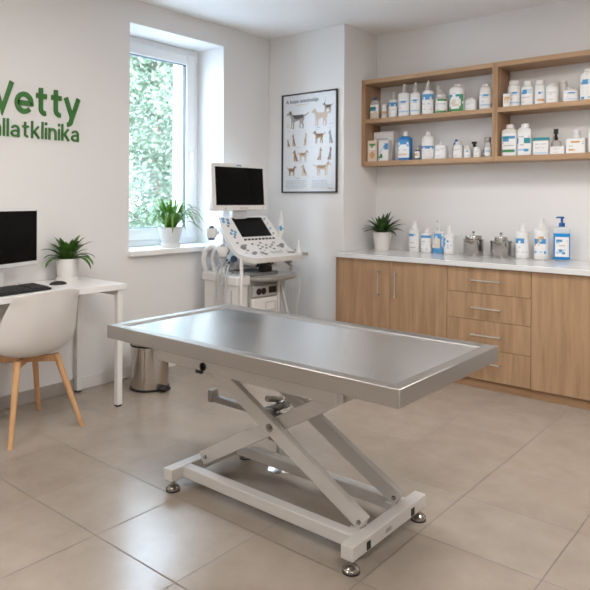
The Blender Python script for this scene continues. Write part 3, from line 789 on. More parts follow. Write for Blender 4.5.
def bottle(name, label, x, y, z, wx, wy, h, hs, n=2.0, body='hdpe', cap='hdpe', capk='screw', pat=P_BAND, lab=(.12, .82), rot=0.0, neck=.42, group=None, cat='bottle', capw=None, half=62, liquid=None):
    if n >= 3.1: rot *= .3
    """n = 2 round, larger = squarer. h total height, hs shoulder height."""
    t = thing(name, label, cat, (x, y, z), 0, group); t.rotation_euler.z = rot; ORG[t] = Vector((0, 0, 0))
    rx, ry = wx/2, wy/2; rn = min(rx, ry)*neck
    caph = {'screw': .38, 'wide': .62, 'pump': .80, 'spray': .85, 'tip': .80}[capk]
    zn = hs+(h-hs)*(1-caph)                                 # top of the shoulder
    secs = [se(rx*.90, ry*.90, n, 0), se(rx*.98, ry*.98, n, .003), se(rx, ry, n, .010), se(rx, ry, n, hs*.985)]
    for k in range(1, 6):
        q = k/5*PI/2; f = math.cos(q)
        secs.append(se(rn+(rx-rn)*f, rn+(ry-rn)*f, 2+(n-2)*f, hs+(zn-hs)*math.sin(q)))
    MB().loft(secs).build('bottle_body', M[body], t, world=False, angle=50)
    zc = zn; c = MB(); cw = capw or rn*1.25
    if capk in ('screw', 'wide'):
        k_ = 24; c.lathe([(cw*.97, zc), (cw, zc+.002), (cw*.98, h-.004), (cw*.9, h)], (0, 0, 0), 24)
    elif capk == 'tip':
        c.lathe([(cw, zc), (cw, zc+(h-zc)*.25), (cw*.80, zc+(h-zc)*.38), (cw*.62, zc+(h-zc)*.72), (cw*.72, zc+(h-zc)*.74), (cw*.66, h)], (0, 0, 0), 20)
    elif capk == 'pump':
        hh = h-zc
        c.lathe([(cw, zc), (cw*1.02, zc+hh*.05), (cw, zc+hh*.36), (cw*.9, zc+hh*.38), (cw*.42, zc+hh*.40), (cw*.40, zc+hh*.80), (cw*.75, zc+hh*.80), (cw*.8, h-.003), (cw*.6, h)], (0, 0, 0), 20)
        c.tube([(0, 0, zc+hh*.90), (-cw*1.2, 0, zc+hh*.92), (-cw*1.9, 0, zc+hh*.86)], lambda s_: cw*(.36-.12*s_), 8)
    elif capk == 'spray':
        hh = h-zc
        c.lathe([(cw, zc), (cw, zc+hh*.3), (cw*.6, zc+hh*.36), (cw*.6, zc+hh*.55)], (0, 0, 0), 18)
        c.box(-cw*1.5, cw*1.1, -cw*.5, cw*.5, zc+hh*.55, h)
        c.box(-cw*.9, -cw*.5, -cw*.3, cw*.3, zc+hh*.12, zc+hh*.56)
    c.build('cap', M[cap], t, world=False, bev=0.0)
    if liquid:
        lv = liquid
        MB().loft([se(rx*.88, ry*.88, n, .004), se(rx*1.004, ry*1.004, n, .010), se(rx*1.004, ry*1.004, n, lv)]).build('liquid', M['liquid'], t, world=False)
    if pat: put_label(t, rx*1.005 if liquid else rx, ry*1.005 if liquid else ry, n, hs*lab[0], hs*lab[1], pat, half)
    return t
def carton(name, label, x, y, z, wx, wy, h, pat, body='card', rot=0.0, group=None, lidmat=None, lidh=0.0):
    t = thing(name, label, 'box', (x, y, z), 0, group); t.rotation_euler.z = rot; ORG[t] = Vector((0, 0, 0))
    MB().box(-wx/2, wx/2, -wy/2, wy/2, 0, h-lidh).build('carton_body', M[body], t, world=False, bev=.0012)
    if lidmat: MB().box(-wx/2-.001, wx/2+.001, -wy/2-.001, wy/2+.001, h-lidh, h).build('lid', M[lidmat], t, world=False, bev=.0015)
    rows = fine(pat); nr = len(rows); nc = len(rows[0]); mats = []; idx = {}; mb = MB(); H = (h-lidh)
    for i in range(nr):
        for j in range(nc):
            c = rows[i][j]
            if c not in idx: idx[c] = len(mats); mats.append(M[LM[c]])
            x0, x1 = -wx*.46+wx*.92*j/nc, -wx*.46+wx*.92*(j+1)/nc; z1, z0 = H*.95-H*.9*i/nr, H*.95-H*.9*(i+1)/nr
            mb.add([(x0, -wy/2-.0006, z0), (x1, -wy/2-.0006, z0), (x1, -wy/2-.0006, z1), (x0, -wy/2-.0006, z1)], [(0, 1, 2, 3)], idx[c])
    mb.build('label', mats, t, world=False)
    return t
G1, G2, G3, G4, G5 = 'bottles on the upper left shelf', 'bottles and boxes on the lower left shelf', 'bottles on the upper right shelf', 'bottles and boxes on the lower right shelf', 'bottles on the worktop'
U, D_ = 1.971, 1.613; YA, YR = 4.595, 4.675
# upper left shelf
bottle('small_bottle', 'small clear bottle with blue cap and green blue label, leftmost on top shelf', -2.922, YA, U, .083, .06, .190, .128, 3.5, 'clear', 'bluecap', 'screw', P_GREEN, (.04, .96), .25, .36, G1)
bottle('small_bottle', 'small white bottle with orange label beside the blue-capped bottle', -2.832, YA, U, .052, .052, .122, .088, 2, 'hdpe', 'hdpe', 'wide', P_ORANGE, (.05, .85), .3, .75, G1)
bottle('spray_bottle', 'short white bottle with pointed nozzle, third from left on top shelf', -2.745, YA, U, .078, .060, .214, .138, 3, 'hdpe', 'greycap', 'tip', P_TOP, (.06, .92), .25, .42, G1)
bottle('white_bottle', 'tall white bottle with grey cap just right of the pointed-nozzle bottle', -2.641, YA, U, .094, .07, .270, .182, 3, 'hdpe', 'greycap', 'tip', P_BAND2, (.08, .80), .25, .46, G1)
bottle('white_bottle', 'slim tall white bottle with flat neck, second of the three tall bottles', -2.537, YA, U, .084, .07, .270, .172, 2.6, 'hdpe', 'greycap', 'tip', P_BAND2, (.08, .86), .3, .46, G1)
bottle('white_bottle', 'tall white bottle with blue band across top, third of the three tall bottles', -2.424, YA, U, .096, .07, .273, .176, 3, 'hdpe', 'greycap', 'tip', P_TOP, (.05, .92), .3, .46, G1)
bottle('white_bottle', 'plain white bottle half hidden behind the green-labelled jar', -2.372, YR, U, .070, .06, .232, .166, 2, 'hdpe2', 'hdpe2', 'screw', None, group=G1)
bottle('pill_jar', 'low white jar with green bands between tall bottle and large jug', -2.307, YA, U, .098, .085, .150, .116, 2.2, 'hdpe2', 'hdpe', 'wide', P_GJAR, (.04, .96), .3, .60, G1, 'jar')
bottle('white_jug', 'large white jug with teal and green printed label on top shelf', -2.172, YA, U, .116, .085, .217, .166, 3.4, 'hdpe', 'hdpe', 'screw', P_TEAL, (.03, .92), .3, .46, G1)
bottle('pill_jar', 'short square white jar between the teal jug and rounded bottle', -2.058, YA, U, .086, .075, .100, .078, 4, 'hdpe2', 'hdpe', 'screw', P_PLAIN, (.05, .95), .35, .5, G1, 'jar')
bottle('white_bottle', 'rounded white bottle at the right end of the upper left shelf', -1.942, YA, U, .100, .075, .193, .138, 2.6, 'hdpe', 'hdpe', 'screw', P_BAND2, (.06, .92), .35, .48, G1)
# lower left shelf
carton('medicine_box', 'small beige box with green print, leftmost on the lower shelf', -2.925, 4.575, D_, .088, .05, .178, P_BOX, 'cardbeige', .12, G2)
carton('medicine_box', 'large plain white box standing behind two smaller boxes', -2.872, 4.690, D_, .190, .090, .256, P_PLAIN, 'card', .05, G2)
carton('medicine_box', 'white box with blue oval beside the small beige box', -2.815, 4.585, D_, .092, .07, .174, P_OVAL, 'card', .08, G2)
bottle('small_bottle', 'narrow white bottle between the oval-printed box and blue bottle', -2.733, 4.640, D_, .036, .036, .158, .124, 2, 'hdpe', 'hdpe', 'wide', None, rot=.2, neck=.75, group=G2)
bottle('blue_bottle', 'square blue bottle with white label and white cap on lower shelf', -2.630, YA, D_, .104, .085, .236, .176, 5, 'blueb', 'hdpe', 'wide', P_BLUEL, (.12, .94), .25, .36, G2)
bottle('small_bottle', 'little bottle with pale cap and orange print right of the blue bottle', -2.512, 4.585, D_, .048, .045, .108, .074, 2, 'darkblue', 'greycap', 'tip', 'wwww/oonw/wwww', (.2, .95), .3, .5, G2)
bottle('white_bottle', 'white round-shouldered bottle standing alone mid lower shelf', -2.421, YA, D_, .100, .08, .222, .150, 3, 'hdpe', 'hdpe', 'screw', P_TOP, (.20, .72), .3, .40, G2)
bottle('pump_jar', 'squat white square bottle with small pump on the lower shelf', -2.307, YA, D_, .092, .07, .154, .104, 5, 'hdpe', 'hdpe', 'pump', P_PLAIN, (.05, .95), .3, .34, G2)
bottle('small_bottle', 'tiny white bottle right of the squat pump bottle', -2.246, 4.650, D_, .046, .046, .085, .066, 2.4, 'hdpe', 'hdpe', 'wide', P_PLAIN, (.1, .9), .3, .6, G2)
bottle('blue_bottle', 'slim blue bottle behind the small white bottle on lower shelf', -2.219, 4.675, D_, .046, .042, .156, .112, 3, 'blueb', 'bluecap', 'screw', None, rot=.3, group=G2)
bottle('pill_jar', 'white square jar with round cap in front of slim blue bottle', -2.163, YA, D_, .070, .060, .130, .098, 4, 'hdpe', 'hdpe', 'wide', P_PLAIN, (.05, .9), .3, .62, G2, 'jar')
bottle('pill_jar', 'small cream jar left of the black-topped bottle', -2.089, YA, D_, .052, .050, .095, .068, 2.4, 'hdpe2', 'hdpe', 'wide', P_BAND2, (.05, .95), .3, .6, G2, 'jar')
bottle('spray_bottle', 'little white spray bottle with black top on lower shelf', -2.068, 4.680, D_, .038, .038, .132, .082, 2, 'hdpe', 'black', 'spray', None, rot=.3, neck=.6, group=G2)
bottle('pill_jar', 'small white jar right of the black-topped bottle', -2.010, YA, D_, .056, .052, .083, .064, 2.4, 'hdpe', 'hdpe', 'wide', P_PLAIN, (.05, .95), .3, .6, G2, 'jar')
bottle('small_bottle', 'tiny amber bottle tucked behind the last white jar on lower shelf', -1.975, 4.680, D_, .042, .042, .082, .062, 2, 'amber', 'bluecap', 'wide', 'bbbb/wwww/bbbb', (.1, .9), .3, .6, G2)
bottle('small_bottle', 'clear bottle with dark cap at right end of lower left shelf', -1.925, YA, D_, .052, .050, .148, .092, 2.4, 'clear', 'grey_metal', 'wide', 'wwww/wllw/wwww', (.1, .8), .35, .8, G2)
# upper right shelf
bottle('pill_bottle', 'big white tablet bottle behind small carton at left of right shelf', -1.735, 4.615, U, .092, .084, .194, .146, 2.3, 'hdpe', 'hdpe', 'wide', P_BAND2, (.05, .85), .4, .70, G3)
carton('medicine_box', 'small white carton in front of big white tablet bottle', -1.765, 4.545, U, .048, .022, .096, P_ORANGE, 'card', .2, G3)
bottle('pill_bottle', 'white bottle with dark blue printed band on right shelf', -1.630, 4.600, U, .086, .075, .178, .126, 3.2, 'hdpe', 'hdpe', 'wide', P_DARK, (.03, .92), .4, .62, G3)
bottle('small_bottle', 'thin amber bottle squeezed between two white bottles on right shelf', -1.603, 4.690, U, .034, .034, .150, .112, 2, 'amber', 'amber', 'screw', None, group=G3)
bottle('pill_bottle', 'white round bottle with orange print right of thin amber bottle', -1.543, 4.600, U, .076, .070, .174, .126, 2.2, 'hdpe', 'hdpe', 'wide', 'wwwwww/wwblww/wwwwww/wwwwww/wnooow/wwwwww', (.05, .85), .4, .68, G3)
bottle('pill_bottle', 'small white bottle with plain dark lettering in middle of upper right shelf', -1.454, 4.580, U, .084, .070, .138, .104, 2.6, 'hdpe', 'hdpe', 'screw', P_PLAIN, (.05, .9), .4, .55, G3)
bottle('pill_bottle', 'white bottle standing behind plain-lettered bottle on upper right shelf', -1.416, 4.700, U, .070, .065, .174, .134, 2, 'hdpe2', 'hdpe', 'screw', None, neck=.7, group=G3)
bottle('pill_jar', 'wide low white jar with clear cap on upper right shelf', -1.336, 4.595, U, .102, .085, .108, .076, 2.8, 'hdpe2', 'clear', 'wide', P_BAND2, (.04, .96), .45, .44, G3, 'jar')
bottle('white_jug', 'tall white bottle with blue print at right edge of upper shelf', -1.218, 4.600, U, .104, .085, .214, .156, 3.2, 'hdpe', 'hdpe', 'screw', P_DARK.replace('k', 'w')+'/wbbwllww', (.05, .9), .45, .52, G3)
# lower right shelf
bottle('white_bottle', 'square white bottle with blue and teal print, leftmost on lower right shelf', -1.757, YA, D_, .108, .080, .232, .180, 6, 'hdpe2', 'hdpe', 'wide', P_SQ, (.05, .92), .4, .56, G4)
bottle('white_bottle', 'square white bottle with two blue patches beside the carton', -1.646, YA, D_, .098, .080, .232, .180, 5, 'hdpe', 'hdpe', 'wide', P_SQ2, (.05, .92), .4, .56, G4)
carton('medicine_box', 'white carton with teal lid on the lower right shelf', -1.533, YA, D_, .104, .07, .123, P_CART, 'card', .22, G4, 'L_t', .022)
bottle('spray_bottle', 'grey spray bottle with black trigger behind low white carton', -1.458, 4.690, D_, .066, .055, .190, .094, 2.6, 'greycap', 'black', 'spray', None, rot=.5, neck=.34, group=G4)
carton('medicine_box', 'low flat white carton in front of the black trigger spray', -1.412, 4.58, D_, .096, .06, .054, P_PLAIN, 'card', .1, G4)
bottle('white_bottle', 'white bottle with narrow cap standing behind orange-printed carton', -1.318, 4.690, D_, .060, .055, .174, .122, 2, 'hdpe', 'hdpe', 'wide', None, neck=.72, group=G4)
carton('medicine_box', 'white carton with orange print at right of lower right shelf', -1.293, 4.590, D_, .122, .07, .104, P_CARTO, 'card', .06, G4)
bottle('white_bottle', 'white bottle cut by right picture edge beside orange-printed carton', -1.178, 4.600, D_, .085, .075, .190, .146, 3, 'hdpe', 'hdpe', 'screw', P_PLAIN, (.05, .9), .4, .5, G4)
# on the worktop
YW = 4.655
bottle('white_bottle', 'tall white bottle with blue lettering nearest the worktop plant', -2.575, YW, ZT, .092, .075, .248, .165, 2.5, 'hdpe', 'hdpe', 'tip', 'bbbblwww/wwwwwwww/wwwwwwww/wwkkwwww/wwwwwwww/kwkkkwww', (.15, .88), .3, .46, G5)
bottle('white_bottle', 'shorter white bottle with blue top line, second from the worktop plant', -2.455, YW-.01, ZT, .090, .075, .200, .145, 3.6, 'hdpe', 'hdpe', 'tip', 'bbbbbbbb/wwwwwwww/wwkkwwkw/wwkwwwwn/wwwwwwwn/wkkwkwww', (.12, .95), .3, .46, G5)
bottle('pump_bottle', 'clear pump bottle with blue label between white bottles on worktop', -2.350, YW-.02, ZT, .090, .065, .262, .158, 3, 'clear', 'clear', 'pump', 'wlbbbbww/wlbkbbbl/wlnnnbll/wlnknbll/wlnnnbll/wwnnnbbl/bbbbbbbb/bbbbbbbb', (.02, .98), .3, .30, G5)
bottle('white_bottle', 'small white bottle with blue corner label left of steel canisters', -2.252, YW-.03, ZT, .080, .068, .226, .140, 2.5, 'hdpe', 'hdpe', 'tip', 'bbwwwwww/blwbwwww/bbwwwwww/bwwlwlww/wwwlwwww/wwwwwwww', (.15, .9), .35, .44, G5)
bottle('white_bottle', 'white round bottle with solid blue band right of steel canisters', -1.678, YW-.02, ZT, .098, .098, .258, .190, 2, 'hdpe', 'hdpe', 'tip', 'bbbbbwww/bbwbbwww/wwwwwwww/wwkwwwww/wwwwwwww/wkwwkwkw/wwwwwwww', (.12, .78), .35, .36, G5)
bottle('white_bottle', 'taller white round bottle with orange touched blue band beside blue pump', -1.540, YW-.02, ZT, .106, .106, .294, .205, 2, 'hdpe', 'hdpe', 'tip', 'wwnoowww/bbolbbww/bblbbbww/ownwwwww/wwwwwwww/wwwwwwww/blwlwbww/wwwwwwww', (.14, .82), .35, .36, G5)
b7 = bottle('pump_bottle', 'blue liquid soap bottle with blue pump at right of worktop', -1.400, YW-.02, ZT, .108, .075, .312, .222, 3, 'clear', 'bluecap', 'pump', P_LIQ, (.14, .76), .35, .36, G5, half=48, liquid=.195, capw=.020)
def canister(label, x, y, r, h, rl):
    t = thing('steel_canister', label, 'canister', (x, y, ZT), R(20), 'steel canisters on the worktop')
    MB().lathe([(r*.97, 0), (r, .003), (r, h), (r-.004, h), (r-.006, h-.004)], (0, 0, 0), 40).build('canister_body', M['chrome'], t)
    MB().lathe([(r*1.0, h-.008), (r*1.06, h-.006), (r*1.06, h+.004), (r*1.0, h+.006), (rl*1.01, h+.008), (rl, h+.030), (rl*.97, h+.033), (.01, h+.036)], (0, 0, 0), 40).build('lid', M['chrome'], t)
    MB().lathe([(.007, h+.034), (.006, h+.050), (.010, h+.054), (.012, h+.060), (.008, h+.066), (.003, h+.068)], (0, 0, 0), 18).build('knob', M['chrome'], t)
    c = MB()
    for k in range(2):
        a = R(-60+100*k); d = Vector((math.cos(a), math.sin(a), 0)); p = d*(r+.001)
        c.tube([p+Vector((0, 0, h-.004)), p+d*.010+Vector((0, 0, h-.010)), p+d*.010+Vector((0, 0, h-.030)), p+Vector((0, 0, h-.036))], .0035, 8)
    c.build('clasp', M['chrome'], t)
canister('steel canister with wide lid and knob, left of the two on worktop', -2.050, YW-.03, .074, .120, .062)
canister('steel canister with narrower lid and knob, right of the two on worktop', -1.830, YW-.04, .075, .118, .046)

# ------------------------------------------------------------------ ultrasound machine
MX, MY, MR = -3.49, 3.648, R(-4)
us = thing('ultrasound_machine', 'white ultrasound trolley with monitor and control panel beside the window', 'medical machine', (MX, MY, 0), MR)
def ub(mb, name, m, parent=us, **k): return mb.build(name, m, parent, world=False, **k)
ub(MB().rbox(-.27, .27, -.26, .28, .10, .19, .07), 'base', M['med'], bev=.012, seg=3)
for cx_, cy_ in ((-.20, -.20), (-.20, .22), (.21, -.20), (.21, .22)):
    c = MB(); c.cyl((cx_-.012, cy_, .045), (cx_+.012, cy_, .045), .045, n=24) if False else c.cyl((cx_, cy_-.014, .045), (cx_, cy_+.014, .045), .045, n=24)
    wheel = ub(c, 'caster', M['rubber'], bev=.004)
    f = MB(); f.box(cx_-.02, cx_+.02, cy_-.024, cy_-.016, .035, .10); f.box(cx_-.02, cx_+.02, cy_+.016, cy_+.024, .035, .10); f.box(cx_-.02, cx_+.02, cy_-.024, cy_+.024, .092, .10)
    ub(f, 'caster_fork', M['med2'], wheel)
ub(MB().rbox(-.24, .17, -.15, .20, .19, .70, .03), 'tower', M['med3'], bev=.004)
sc1 = ub(MB().rbox(-.235, .17, -.27, -.155, .17, .665, .025), 'side_cover', M['med'], bev=.006)
ub(MB().rbox(-.25, -.02, -.285, -.145, .655, .722, .03), 'side_lid', M['med'], bev=.008)
ub(MB().rbox(-.015, .19, -.285, -.145, .640, .712, .03), 'side_lid', M['med'], bev=.008)
g = MB(); g.box(-.016, -.008, -.2735, -.268, .30, .64); g.box(.10, .105, -.2735, -.268, .42, .60)
ub(g, 'cover_groove', M['med3'], sc1)
sc2 = ub(MB().rbox(-.20, .17, .19, .25, .17, .64, .02), 'right_cover', M['med2'], bev=.006)
fp = ub(MB().box(.165, .20, -.14, .12, .20, .535), 'front_panel', M['med'], bev=.006)
q = MB(); ring(q, .1995, .2035, -.01, .10, .36, .50, .008); q.box(.1995, .2025, .005, .085, .40, .44)
ub(q, 'panel_recess', M['med2'], fp)
pr_ = ub(MB().rbox(.05, .205, -.135, .115, .54, .63, .015), 'printer', M['med3'], bev=.008)
for yy in (-.085, -.035):
    hl = MB(); hl.cyl((.19, yy, .585), (.2075, yy, .585), .026, n=24)
    ub(hl, 'printer_dial', M['black'], pr_)
ub(MB().box(.20, .2065, .02, .10, .565, .615), 'printer_slot', M['black'], pr_)
# storage tray below the panel
tp = [(-.20, -.17), (.16, -.17), (.26, -.12), (.315, -.02), (.325, .10), (.30, .22), (.24, .29), (.10, .31), (-.20, .28)]
ty_ = ub(MB().prism(tp, lambda a, c, d: Vector((a, c, .668+d)), .034), 'accessory_tray', M['tray_grey'], bev=.012, seg=3)
ub(MB().prism([(a*.86, c*.88+.006) for a, c in tp], lambda a, c, d: Vector((a, c, .700+d)), .004), 'tray_mat', M['med2'], ty_, bev=.001)
ub(MB().rbox(-.12, .20, -.16, .16, .702, .728, .05), 'tray_cushion', M['btn_grey'], bev=.015, seg=3)
# posts
ub(MB().cyl((.205, -.262, .20), (.205, -.262, .862), .0135, n=18), 'front_post', M['med'])
ub(MB().cyl((.175, .155, .19), (.175, .155, .672), .011, n=14), 'right_post', M['med'])
k_ = MB(); k_.tube([(.18, .17, .66), (.20, .20, .50), (.21, .235, .36), (.19, .25, .28)], .006, 8); ub(k_, 'stay_rod', M['med'])
k_ = MB(); k_.tube([(.24, .27, .70), (.27, .295, .62), (.26, .290, .48), (.25, .27, .34), (.20, .255, .26)], .006, 8); ub(k_, 'hanging_cable', M['cable'])
# lift column and panel support
lc = MB(); lc.rbox(-.16, .02, -.13, .14, .75, .92, .04); lc.rbox(.02, .14, -.05, .05, .76, .865, .02)
ub(lc, 'lift_column', M['med2'], bev=.008)
kn = MB(); kn.cyl((-.06, -.13, .80), (-.06, -.165, .80), .030, n=24); kn.cyl((-.06, -.165, .80), (-.06, -.172, .80), .018, n=20, mi=1)
ub(kn, 'lift_knob', [M['med2'], M['black']])
ub(MB().rbox(-.04, .16, -.10, -.06, .78, .85, .01), 'support_arm', M['med'], bev=.005)
ub(MB().rbox(-.04, .18, .08, .13, .76, .85, .01), 'support_arm', M['med'], bev=.005)
bb = MB(); bb.rbox(.12, .17, -.05, .03, .765, .81, .012); bb.cyl((.15, .06, .80), (.20, .06, .80), .020, n=16); bb.box(.14, .19, -.03, .07, .73, .77)
ub(bb, 'dark_recess_connectors', M['black'], bev=.004)  # black connector shapes put in for the dark holes under the panel
# control panel: thick slab following a bent profile
CP = [(-.105, 1.150), (-.095, 1.150), (-.05, 1.103), (.0, 1.047), (.05, .991), (.09, .949), (.13, .915), (.18, .888), (.24, .872), (.29, .866), (.325, .862), (.340, .859), (.345, .857)]
hw = [.235, .252, .270, .275, .278, .281, .283, .285, .285, .281, .262, .235, .205]
def slab(CP, hw, th, yc, nu=14):
    mb = MB(); vs = []; fs = []; n = len(CP)
    nor = []
    for i in range(n):
        a, b_ = CP[max(i-1, 0)], CP[min(i+1, n-1)]; d = Vector((b_[0]-a[0], 0, b_[1]-a[1])).normalized(); nor.append(Vector((-d.z, 0, d.x)) if d.x >= 0 else Vector((d.z, 0, -d.x)))
    for side in (0, 1):
        for i in range(n):
            for j in range(nu+1):
                u = -1+2*j/nu
                p = Vector((CP[i][0], yc+u*hw[i]*(1-.03*side), CP[i][1]))-nor[i]*(th*side)
                vs.append(p)
    def ix(s, i, j): return s*n*(nu+1)+i*(nu+1)+j
    for i in range(n-1):
        for j in range(nu):
            fs.append((ix(0, i, j), ix(0, i, j+1), ix(0, i+1, j+1), ix(0, i+1, j)))
            fs.append((ix(1, i, j), ix(1, i+1, j), ix(1, i+1, j+1), ix(1, i, j+1)))
        fs.append((ix(0, i, 0), ix(0, i+1, 0), ix(1, i+1, 0), ix(1, i, 0)))
        fs.append((ix(0, i, nu), ix(1, i, nu), ix(1, i+1, nu), ix(0, i+1, nu)))
    for j in range(nu):
        fs.append((ix(0, 0, j), ix(1, 0, j), ix(1, 0, j+1), ix(0, 0, j+1)))
        fs.append((ix(0, n-1, j), ix(0, n-1, j+1), ix(1, n-1, j+1), ix(1, n-1, j)))
    mb.add(vs, fs); return mb
cp = ub(slab(CP, hw, .042, .012), 'control_panel', M['med'], bev=.010, seg=3, angle=60)
def on_panel(s, y, up=0.0):
    """point on the panel at profile x = s; returns point and frame"""
    for i in range(len(CP)-1):
        if CP[i][0] <= s <= CP[i+1][0]: break
    a, b_ = CP[i], CP[i+1]; t = (s-a[0])/(b_[0]-a[0]); d = Vector((b_[0]-a[0], 0, b_[1]-a[1])).normalized()
    n_ = Vector((-d.z, 0, d.x))
    return Vector((s, y, a[1]+(b_[1]-a[1])*t))+n_*up, d, n_
def patch(s0, s1, y0, y1, up, h):
    p0, d, n_ = on_panel(s0, y0); p1, _, _ = on_panel(s1, y0)
    mb = MB(); q = [p0, p1, p1+Vector((0, y1-y0, 0)), p0+Vector((0, y1-y0, 0))]
    mb.add([x+n_*(up-.004) for x in q]+[x+n_*(up+h) for x in q], [(0, 1, 2, 3), (4, 7, 6, 5), (0, 4, 5, 1), (1, 5, 6, 2), (2, 6, 7, 3), (3, 7, 4, 0)])
    return mb
ub(patch(-.085, .047, -.115, .205, 0, .003), 'touch_screen', M['screen'], cp, bev=.002)
st = MB()
rs = random.Random(3)
bt = {}
def button(s, y, r, h, m, shape='c'):
    p, d, n_ = on_panel(s, y)
    key = (r, h, m, shape)
    if key not in bt:
        mb = MB()
        if shape == 'c': mb.lathe([(r, -.003), (r, h*.7), (r*.85, h), (.0005, h)], (0, 0, 0), 16)
        elif shape == 'k': mb.lathe([(r, -.003), (r, h*.5), (r*.7, h*.6), (r*.65, h), (.001, h)], (0, 0, 0), 18)
        else: mb.box(-r*.6, r*.6, -r, r, -.003, h)
        o = ub(mb, {'k': 'control_knob'}.get(shape, 'button'), M[m], cp, bev=.0)
        bt[key] = o
    else:
        o = bt[key].copy(); COL.objects.link(o)
    X_ = d; Y_ = Vector((0, 1, 0)); 
    o.matrix_local = Matrix(((X_.x, Y_.x, n_.x, p.x), (X_.y, Y_.y, n_.y, p.y), (X_.z, Y_.z, n_.z, p.z), (0, 0, 0, 1)))
    return o
for k in range(9): button(.066, -.10+k*.038, .011, .006, 'black', 'b')
for k in range(4):
    button(-.075+.035*k, .238, .009, .004, ['medblue', 'med2', 'medblue', 'btn_grey'][k]); button(-.065+.035*k, .262 if False else .225-.003, .006, .003, 'med2')
for s_, y_ in ((-.08, -.205), (-.072, -.165), (-.06, -.215), (-.05, -.175)): button(s_, y_, .015, .003, 'medblue')
for s_, y_ in ((.0, -.18), (.012, -.155), (.028, -.175), (.02, -.205)): button(s_, y_, .013, .003, 'medblue')
for s_, y_ in ((-.03, -.195), (.045, -.19)): button(s_, y_, .012, .003, 'btn_grey')
for s_, y_ in ((.105, -.135), (.115, -.01), (.115, .075), (.118, .135), (.15, -.02), (.145, .05), (.16, .12), (.10, .17), (.10, -.06), (.13, .02), (.135, .10), (.13, .19), (.16, -.16), (.095, .03), (.085, -.2)): button(s_, y_, .0095, .006, 'btn_grey', 'b')
button(.125, -.175, .024, .022, 'btn_grey', 'k'); button(.135, .225, .022, .024, 'btn_grey', 'k')
for s_, y_ in ((.20, -.12), (.215, -.06), (.22, -.15), (.245, -.05), (.25, .20), (.265, .225)): button(s_, y_, .017, .008, 'btn_grey')
for s_, y_ in ((.18, -.10), (.185, .17), (.20, .22), (.19, -.2), (.26, -.11), (.175, .0)): button(s_, y_, .008, .005, 'med2')
ub(patch(.20, .238, .03, .15, 0, .006), 'palm_pad', M['med2'], cp, bev=.004)
# monitor on its neck
nk = MB(); nk.rbox(-.135, -.075, -.10, .05, 1.05, 1.235, .02); ub(nk, 'monitor_neck', M['med2'], bev=.006)
TL = Matrix.Translation((-.045, -.045, 1.20)) @ Matrix.Rotation(R(-4), 4, 'Y')
mm = MB(); P = rrect(-.287, .287, .0, .372, .018, 5)
mm.prism(P, lambda a, c, d: TL @ Vector((d, a, c)), -.050)
mon = ub(mm, 'monitor', M['med'], bev=.006, seg=3)
ms_ = MB(); ms_.box(-.001, .0015, -.252, .252, .042, .342, 0, TL); ub(ms_, 'screen', M['screen'], mon)
ms_ = MB(); ms_.box(-.001, .0015, -.03, .02, .352, .362, 0, TL); ub(ms_, 'maker_badge', M['medblue'], mon)
for y_ in (-.16, .0, .235):
    ms_ = MB(); p = TL @ Vector((.0, y_, .019)); ms_.cyl(p, p+Vector((.003, 0, 0)), .006, n=12); ub(ms_, 'monitor_button', M['btn_grey'], mon)
ms_ = MB(); ms_.box(-.001, .002, .01, .075, .013, .026, 0, TL); ub(ms_, 'monitor_key_strip', M['med2'], mon)
# probe holders, hooks and probes on the window side
for k, (x_, z_) in enumerate(((-.10, 1.035), (.02, .90))):
    c = MB(); c.lathe([(.020, -.05), (.036, -.035), (.042, 0), (.040, .03), (.034, .03), (.030, .0)], (x_, -.300+.01*k, z_), 24)
    c.box(x_-.015, x_+.015, -.30, -.235, z_-.02, z_+.01)
    hd = ub(c, 'probe_holder', M['med'])
    c = MB(); c.lathe([(.024, -.06), (.028, -.02), (.026, .02), (.016, .045), (.004, .05)], (x_, -.300+.01*k, z_), 18)
    ub(c, 'probe', M['darkblue' if k == 0 else 'med3'], hd)
for k in range(3):
    x_ = -.22+.085*k; c = MB()
    c.tube([(x_, -.25+.02*k, .71), (x_-.015, -.265+.02*k, .80), (x_+.005, -.27+.02*k, .875), (x_+.06, -.255+.02*k, .915), (x_+.115, -.22+.02*k, .90)], .019-.003*k, 12)
    ub(c, 'cable_hook', M['med'])
for k in range(2):
    c = MB(); p = Vector((-.05+.09*k, -.20, .875-.05*k)); c.cyl(p, p+Vector((.05, -.035, .012)), .022, .026, 18); ub(c, 'probe_plug', M['darkblue'])
for k in range(4):
    x_ = -.045+.042*k; c = MB()
    c.tube([(-.08+.03*k, -.16, .84-.03*k), (x_-.02, -.26, .775), (x_, -.296, .725), (x_-.012, -.300, .55), (x_-.03+.01*k, -.297, .30)], .0055, 8)
    ub(c, 'cable', M['cable' if k % 2 else 'med2'])
# right-hand holders
c = MB(); c.lathe([(.024, 1.00), (.030, 1.005), (.031, 1.03), (.027, 1.03), (.026, 1.005)], (.03, .325, 0), 20, caps=True); c.box(0, .06, .27, .31, .98, 1.004)
ub(c, 'gel_holder', M['med'])
c = MB(); c.cyl((.27, .285, .845), (.27, .285, .905), .020, .020, 18); c.cyl((.27, .285, .905), (.27, .285, .965), .011, .013, 16); c.box(.25, .29, .25, .28, .84, .862)
ub(c, 'pencil_probe', M['med'])
c = MB(); c.cyl((.20, .31, .875), (.24, .34, .868), .016, n=14); c.cyl((.28, .32, .86), (.32, .335, .856), .014, n=14); ub(c, 'side_knob', M['med3'])
c = MB(); c.tube([(.22, .20, .82), (.21, .23, .78), (.22, .25, .76), (.23, .235, .73)], .011, 10); c.cyl((.20, .20, .80), (.24, .24, .80), .016, n=14); ub(c, 'probe_clip', M['med3'])
